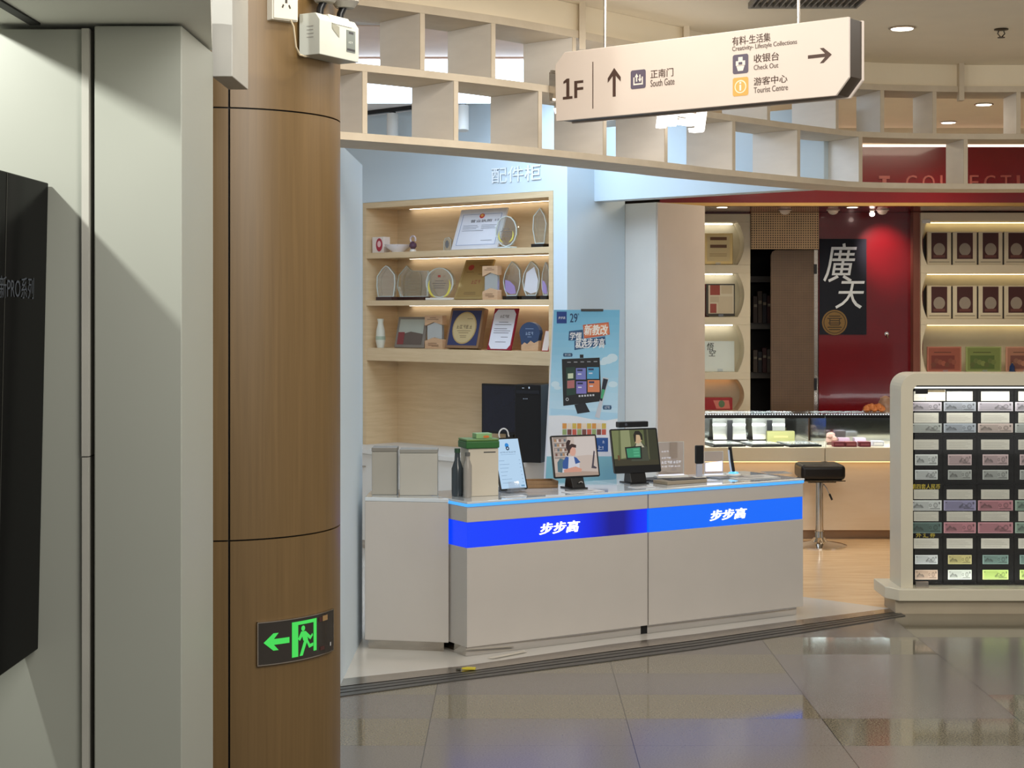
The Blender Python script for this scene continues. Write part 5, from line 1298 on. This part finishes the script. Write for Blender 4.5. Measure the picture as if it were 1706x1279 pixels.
for i, u in enumerate((1205, 1268, 1330)):
    lab = '%s black-edged silver tray lying in the left glass counter' % tl[i]
    if protot is None:
        o = gthing('coin_tray', lab, 'tray', u, .18, None, 12, 'silver trays in the left glass counter')
        b = MB(m_blackpl); b.prism([(-.125, -.15), (.115, -.15), (.115, .15), (-.125, .15)], 0, .012, 'z', .002); b.build('rim', o)
        b = MB(m_tray); b.box(-.108, .098, -.135, .135, .0125, .02); b.build('liner', o)
        protot = o
    else:
        o = copy_tree(protot); o.location = (PX(u, GY+.18), GY+.18, zs1+.0008); o['label'] = lab
for u, lab in ((1216, 'curled silver sheet leaning at the left of the left glass counter'), (1282, 'curled silver sheet beside the green box in the left glass counter')):
    o = gthing('silver_sheet', lab, 'sheet', u, .45)
    b = MB(m_tray)
    for k in range(8):
        a = k/8; c = (k+1)/8
        f = b.face([(-.12, .05*math.sin(a*2), .02+.15*a), (.12, .05*math.sin(a*2), .02+.15*a), (.12, .05*math.sin(c*2), .02+.15*c), (-.12, .05*math.sin(c*2), .02+.15*c)], True)
    b.build('sheet', o)
    b = MB(m_blackpl); b.box(-.13, .13, -.012, .012, 0, .02); b.build('holder', o)
    b = MB(m_blackpl); b.box(-.02, .02, -.006, -.001, .0205, .16); b.build('strap', o)
o = gthing('green_box', 'long olive green box at the back of the left glass counter', 'box', 1300, .40)
b = MB(PR((146, 146, 92))); b.box(-.10, .10, -.03, .03, 0, .085, .004); b.build('carton', o)
b = MB(PR((190, 170, 110))); b.rect(-.05, .04, .05, .052, -.031); b.build('print', o)
packs = ((1397, .06, (120, 44, 54), 'dark red pack at left of the right glass counter front'), (1417, .06, (134, 60, 62), 'dull red pack in the middle of the right glass counter front'), (1440, .06, (126, 48, 58), 'wine red pack at right of the right glass counter front'),
         (1405, .22, (176, 150, 170), 'pale violet pack behind the dark red pack'), (1432, .22, (190, 176, 196), 'lilac pack behind the wine red pack'), (1462, .12, (206, 208, 220), 'white box with blue print in the right glass counter'))
for u, y, c, lab in packs:
    o = gthing('gift_pack', lab, 'box', u, y)
    b = MB(PR(c)); b.box(-.04, .04, -.03, .05, 0, .035 if y < .2 else .05, .003); b.build('carton', o)
    b = MB(PR(tuple(min(255, q+40) for q in c))); b.rect(-.03, .01, .03, .025, -.031); b.build('label_strip', o)
o = gthing('shell_ornament', 'pinkish flower-like ornament at left in the right glass counter', 'ornament', 1384, .22)
b = MB(PR((206, 170, 158)))
for i in range(9): a = i*2.4; b.lathe([(.006, 0), (.024, .012), (.024, .03), (.006, .042)], (.035*math.cos(a)*(i/9), .03*math.sin(a)*(i/9), .012+.012*(i % 4)), 10)
b.build('petals', o); b = MB(PR((120, 90, 80))); b.lathe([(.03, 0), (.03, .012)], seg=16); b.build('base', o)
# objects standing on the glass top at right
o = thing('carved_ornament', 'orange carved ornament standing on the right glass counter', 'ornament', (PX(1456, GY+.3), GY+.3, zg+.0068))
b = MB(M('carved_orange', (150, 88, 46), .3))
for i in range(7): b.lathe([(.01, 0), (.03, .015), (.026, .035), (.008, .05)], (-.05+.017*i, .01*math.sin(i*2), .006*(i % 3)+.008), 10)
b.build('carving', o); b = MB(PR((70, 44, 28))); b.box(-.07, .075, -.025, .025, 0, .008, .002); b.build('base', o)
o = thing('jar', 'brownish round jar behind the carved ornament', 'jar', (PX(1475, GY+.42), GY+.42, zg+.0068))
b = MB(M('jar_brown', (120, 92, 74), .3)); b.lathe([(.035, 0), (.05, .03), (.05, .07), (.034, .095)], seg=24); b.build('body', o); b = MB(M('jar_lid', (140, 112, 92), .3)); b.lathe([(.037, .0955), (.036, .105), (.008, .118)], seg=24); b.build('lid', o)

# ================================================================== STOOL
p = (PX(1365, 11.42), 11.42, 0)
st = thing('bar_stool', 'black bar stool on a chrome pedestal before the glass counters', 'stool', p)
sz = lambda v: PZ(v, 11.42)
b = MB(m_chrome); b.lathe([(.185, 0), (.185, .008), (.15, .018), (.06, .032), (.035, .06), (.032, .10)], seg=48); b.build('base', st)
b = MB(m_chrome); b.lathe([(.027, .1005), (.027, sz(802))], seg=24); b.build('column', st)
b = MB(m_chrome); b.tube([(.0275, 0, sz(806)), (.045, -.01, sz(812)), (.065, -.02, sz(822))], .004, 8); lv = b.build('lever', st)
b = MB(m_blackpl); b.tube([(.065, -.02, sz(822)), (.082, -.025, sz(832))], .007, 8); b.build('lever_grip', lv)
b = MB(m_blackpl); b.box(-.09, .10, -.08, .08, sz(802), sz(798.5), .003); b.build('seat_plate', st)
b = MB(m_chrome); b.box(-.146, .15, -.148, .148, sz(798.5)+.0004, sz(796.5), .001); b.build('seat_trim', st)
m_leather = M('black_leather', (17, 14, 14), .35, bump=.3, scale=60)
b = MB(m_leather); b.box(-.148, .152, -.15, .15, sz(796.5)+.0004, sz(771.5), .028, 4); b.build('seat', st)

# ================================================================== SHOWCASE WITH BANKNOTES
SY = 8.88
wx = lambda u: PX(u, SY); wz = lambda v: PZ(v, SY)
sc = thing('showcase', 'white rounded banknote showcase at the right edge', 'display case', (wx(1501), SY, 0))
so_ = wx(1501); wr = lambda u: wx(u)-so_
SWD = 1.9; SD = .26
m_case = M('case_white', (206, 200, 180), .35, var=.015)
ztop = wz(622); zo0, zo1 = wz(979), wz(642); R = .085
z0c = wz(982)
# front frame: left stile, top rail with rounded corner, bottom rail, right stile ; sides and top as one shell
b = MB(m_case)
arc = [(R-R*math.cos(a), ztop-R+R*math.sin(a)) for a in [i*PI/16 for i in range(9)]]
xo = wr(1521)
b.prism([(0, z0c), (xo, z0c), (xo, zo1-.02), (xo+.02, zo1), (SWD-.07, zo1), (SWD-.07, z0c), (SWD, z0c), (SWD, ztop)]+arc[::-1], 0, .02, 'y')
b.build('front_frame', sc)
b = MB(m_case); sh_in = .018
outer = [(0, z0c)]+arc+[(SWD, ztop), (SWD, z0c)]
Ri = R-sh_in
inner = [(sh_in, z0c)]+[(R-Ri*math.cos(i*PI/16), ztop-R+Ri*math.sin(i*PI/16)) for i in range(9)]+[(SWD-sh_in, ztop-.018), (SWD-sh_in, z0c)]
for i in range(len(outer)-1): b.prism([outer[i], outer[i+1], inner[i+1], inner[i]], .0205, SD, 'y')
b.build('shell', sc)
b = MB(m_case); b.prism([(-.075, .0), (SWD+.05, .0), (SWD+.05, SD+.06), (-.075, SD+.06), (-.075, .05), (-.02, -.045), (SWD+.05, -.045)][3:]+[(SWD+.05, SD+.06)], .072, .134, 'z', .004)
b.build('ledge', sc)
b = MB(M('case_base', (176, 164, 142), .4)); b.prism([(-.03, .0), (.04, -.012), (SWD, -.012), (SWD, SD), (-.03, SD)], 0, .0715, 'z'); b.build('plinth', sc)
b = MB(m_black); b.box(.02, SWD-.02, .12, SD-.002, z0c+.001, zo1+.01); b.build('inner_back', sc)
b = MB(m_glass); b.box(wr(1524), SWD-.075, .004, .009, zo0+.003, zo1-.004); b.build('glass_door', sc)
b = MB(m_steel); b.box(wr(1526), wr(1547), .001, .0115, wz(980), wz(969)); b.build('hinge', sc)
b = MB(m_blackpl); b.box(wr(1526), wr(1546), .001, .0115, wz(656), wz(648)); b.build('hinge', sc)
b = MB(E('showcase_led', (255, 252, 240), 2.0)); b.box(wr(1524), SWD-.09, .024, .032, zo1-.016, zo1-.009); b.build('led_strip', sc)
light('showcase_beam', 'AREA', (so_+.9, SY+.035, zo1-.03), 2.4, (1, .98, .92), (so_+.9, SY+.075, .5), 1.6, .02)
light('showcase_beam', 'AREA', (so_+.9, SY+.035, zo0+.02), 2.0, (1, .98, .92), (so_+.9, SY+.075, .9), 1.6, .02)
m_board = M('board_black', (6, 6, 7), .5); m_board.node_tree.nodes['Principled BSDF'].inputs['Specular IOR Level'].default_value = .1
BYo = .085
cols = [(1523, 1577), (1578, 1634.5), (1635.5, 1697), (1698, 1760)]
groups = [(645, 728), (729, 809), (810, 896), (897, 977)]
for c0, c1 in cols:
    for g0, g1 in groups:
        b = MB(m_board); b.box(wr(c0)+.002, wr(c1)-.002, BYo, BYo+.025, wz(g1)+.0015, wz(g0)-.0015, .002); b.build('display_board', sc)
m_head = PR((214, 190, 60))
b = MB(m_head); b.text('第四套人民币', wr(1525), wz(817.5), wr(1573), wz(808.5), BYo-.001, None, .015); b.build('heading', sc)
b = MB(m_head)
for i, ch in enumerate('外汇券'): b.text(ch, wr(1532.5+11.7*i), wz(898.8), wr(1541.5+11.7*i), wz(890), BYo-.001, None, .015)
b.build('heading', sc)
o = thing('notice_card', 'blank pale notice card at the top left corner of the showcase', 'card', (wx(1564), SY+BYo-.012, wz(669)))
b = MB(PR((206, 200, 186))); b.box(wx(1548)-wx(1564), wx(1581)-wx(1564), 0, .002, 0, wz(650)-wz(669)); b.build('card', o)
b = MB(PR((120, 100, 60))); b.rect(wx(1549)-wx(1564), wz(654)-wz(669), wx(1580)-wx(1564), wz(651)-wz(669), -.0005); b.build('header_bar', o)
ordc = ['first', 'second', 'third', 'fourth']
rown = ['topmost', 'second', 'third', 'fourth', 'fifth', 'sixth', 'seventh', 'eighth', 'ninth', 'tenth', 'eleventh', 'twelfth', 'thirteenth', 'lowest']
plan = [('c', 653, 669), ('n', 671, 686), ('c', 689, 706), ('n', 707, 722), ('c', 734, 751), ('s', 759, 777), ('s', 785, 801), ('c', 818, 834), ('n', 836, 853), ('c', 855, 871), ('n', 873, 891), ('c', 900, 917), ('s', 928, 943), ('s', 953, 969)]
tint = {1: ['mauve', 'slate', 'mauve', 'mauve'], 3: ['grey', 'grey-blue', 'pinkish', 'grey'], 5: ['white', 'pink', 'pink', 'pink'], 6: ['pale', 'grey', 'grey', 'grey'], 8: ['white', 'violet', 'rose', 'green'], 10: ['dark green', 'rose', 'rose', 'green'], 12: ['pale', 'yellow', 'teal', 'teal'], 13: ['tan', 'pale grey', 'lime green', 'lime green']}
tc_ = {'mauve': (176, 168, 178), 'slate': (150, 154, 164), 'grey': (176, 180, 178), 'grey-blue': (164, 172, 184), 'pinkish': (196, 178, 172), 'white': (214, 218, 220), 'pink': (196, 172, 176), 'pale': (206, 210, 214), 'violet': (150, 146, 184), 'rose': (190, 128, 140), 'green': (140, 164, 150), 'dark green': (84, 110, 106), 'yellow': (190, 180, 120), 'teal': (110, 138, 132), 'tan': (164, 140, 122), 'pale grey': (180, 186, 178), 'lime green': (160, 186, 96)}
mcard = PR((220, 216, 206))
for ci, (c0, c1) in enumerate(cols):
    for ri, (kd_, v0, v1) in enumerate(plan):
        cw_ = c1-c0
        if kd_ == 'c': a, d = c0+cw_*.10, c1-cw_*.13
        elif kd_ == 'n': a, d = c0+cw_*.01, c1-cw_*.04
        else: a, d = c0+cw_*.14, c1-cw_*.16
        uc = (a+d)/2; vc = v1; y = SY+BYo-.0065-(.003 if kd_ == 'n' else 0)
        W = wx(d)-wx(a); H = wz(v0)-wz(v1)
        if kd_ == 'c':
            o = thing('caption_card', 'white caption card in the %s column of the showcase, %s row' % (ordc[ci], rown[ri]), 'card', (wx(uc), y, wz(v1)), 0, 'white caption cards in the showcase')
            b = MB(mcard); b.box(-W/2, W/2, .0, .004, 0, H); b.build('card', o)
            b = MB(PR((176, 172, 164)))
            for i in range(4): b.rect(-W*.42, H*(.72-.17*i), W*(.42-.1*((i*5+ri) % 3)), H*(.75-.17*i), -.0004)
            b.build('print', o)
        else:
            tn = tint[ri][ci]; c = tc_[tn]
            o = thing('banknote', '%s banknote in the %s column of the showcase, %s row' % (tn, ordc[ci], rown[ri]), 'banknote', (wx(uc), y, wz(v1)), 0, 'banknotes in the showcase')
            b = MB(PR(tuple(min(255, q+36) for q in c))); b.box(-W/2, W/2, 0, .003, 0, H); b.build('paper', o)
            dk = tuple(int(q*.55) for q in c); md = tuple(int(q*.8) for q in c)
            mx_ = lambda f: tuple(int(q*f) for q in c)
            b = MB(PR(c)); b.rect(-W*.47, H*.08, W*.47, H*.92, -.0004)
            b.rect(-W*.47, H*.08, W*.47, H*.16, -.0006, PR(mx_(.78))); b.rect(-W*.44, H*.22, W*.08, H*.86, -.0006, PR(mx_(.90)))
            sgn = 1 if (ri+ci) % 3 else -1; ox_ = -W*.2*sgn-W*.06
            b.shape([(ox_-W*.17, H*.24), (ox_+W*.17, H*.24), (ox_+W*.14, H*.46), (ox_+W*.06, H*.60), (ox_+W*.02, H*.50), (ox_-W*.05, H*.74), (ox_-W*.11, H*.52), (ox_-W*.16, H*.44)], -.0009, PR(mx_(.62)))
            b.shape([(ox_-W*.12, H*.26), (ox_+W*.12, H*.26), (ox_+W*.05, H*.40), (ox_-W*.06, H*.48)], -.0012, PR(mx_(.76)))
            for kx, kr in ((W*.13, .05), (W*.30, .075)): b.oval(kx, H*.52, W*kr, H*kr*3.4, -.0009, PR(mx_(.74))); b.oval(kx, H*.52, W*kr*.6, H*kr*2, -.0012, PR(mx_(.92)))
            b.rect(W*.40, H*.62, W*.45, H*.84, -.0009, PR(mx_(.6))); b.rect(-W*.45, H*.74, -W*.40, H*.84, -.0009, PR(mx_(.6)))
            b.rect(W*.12, H*.18, W*.44, H*.24, -.0009, PR(mx_(.66))); b.build('print', o)
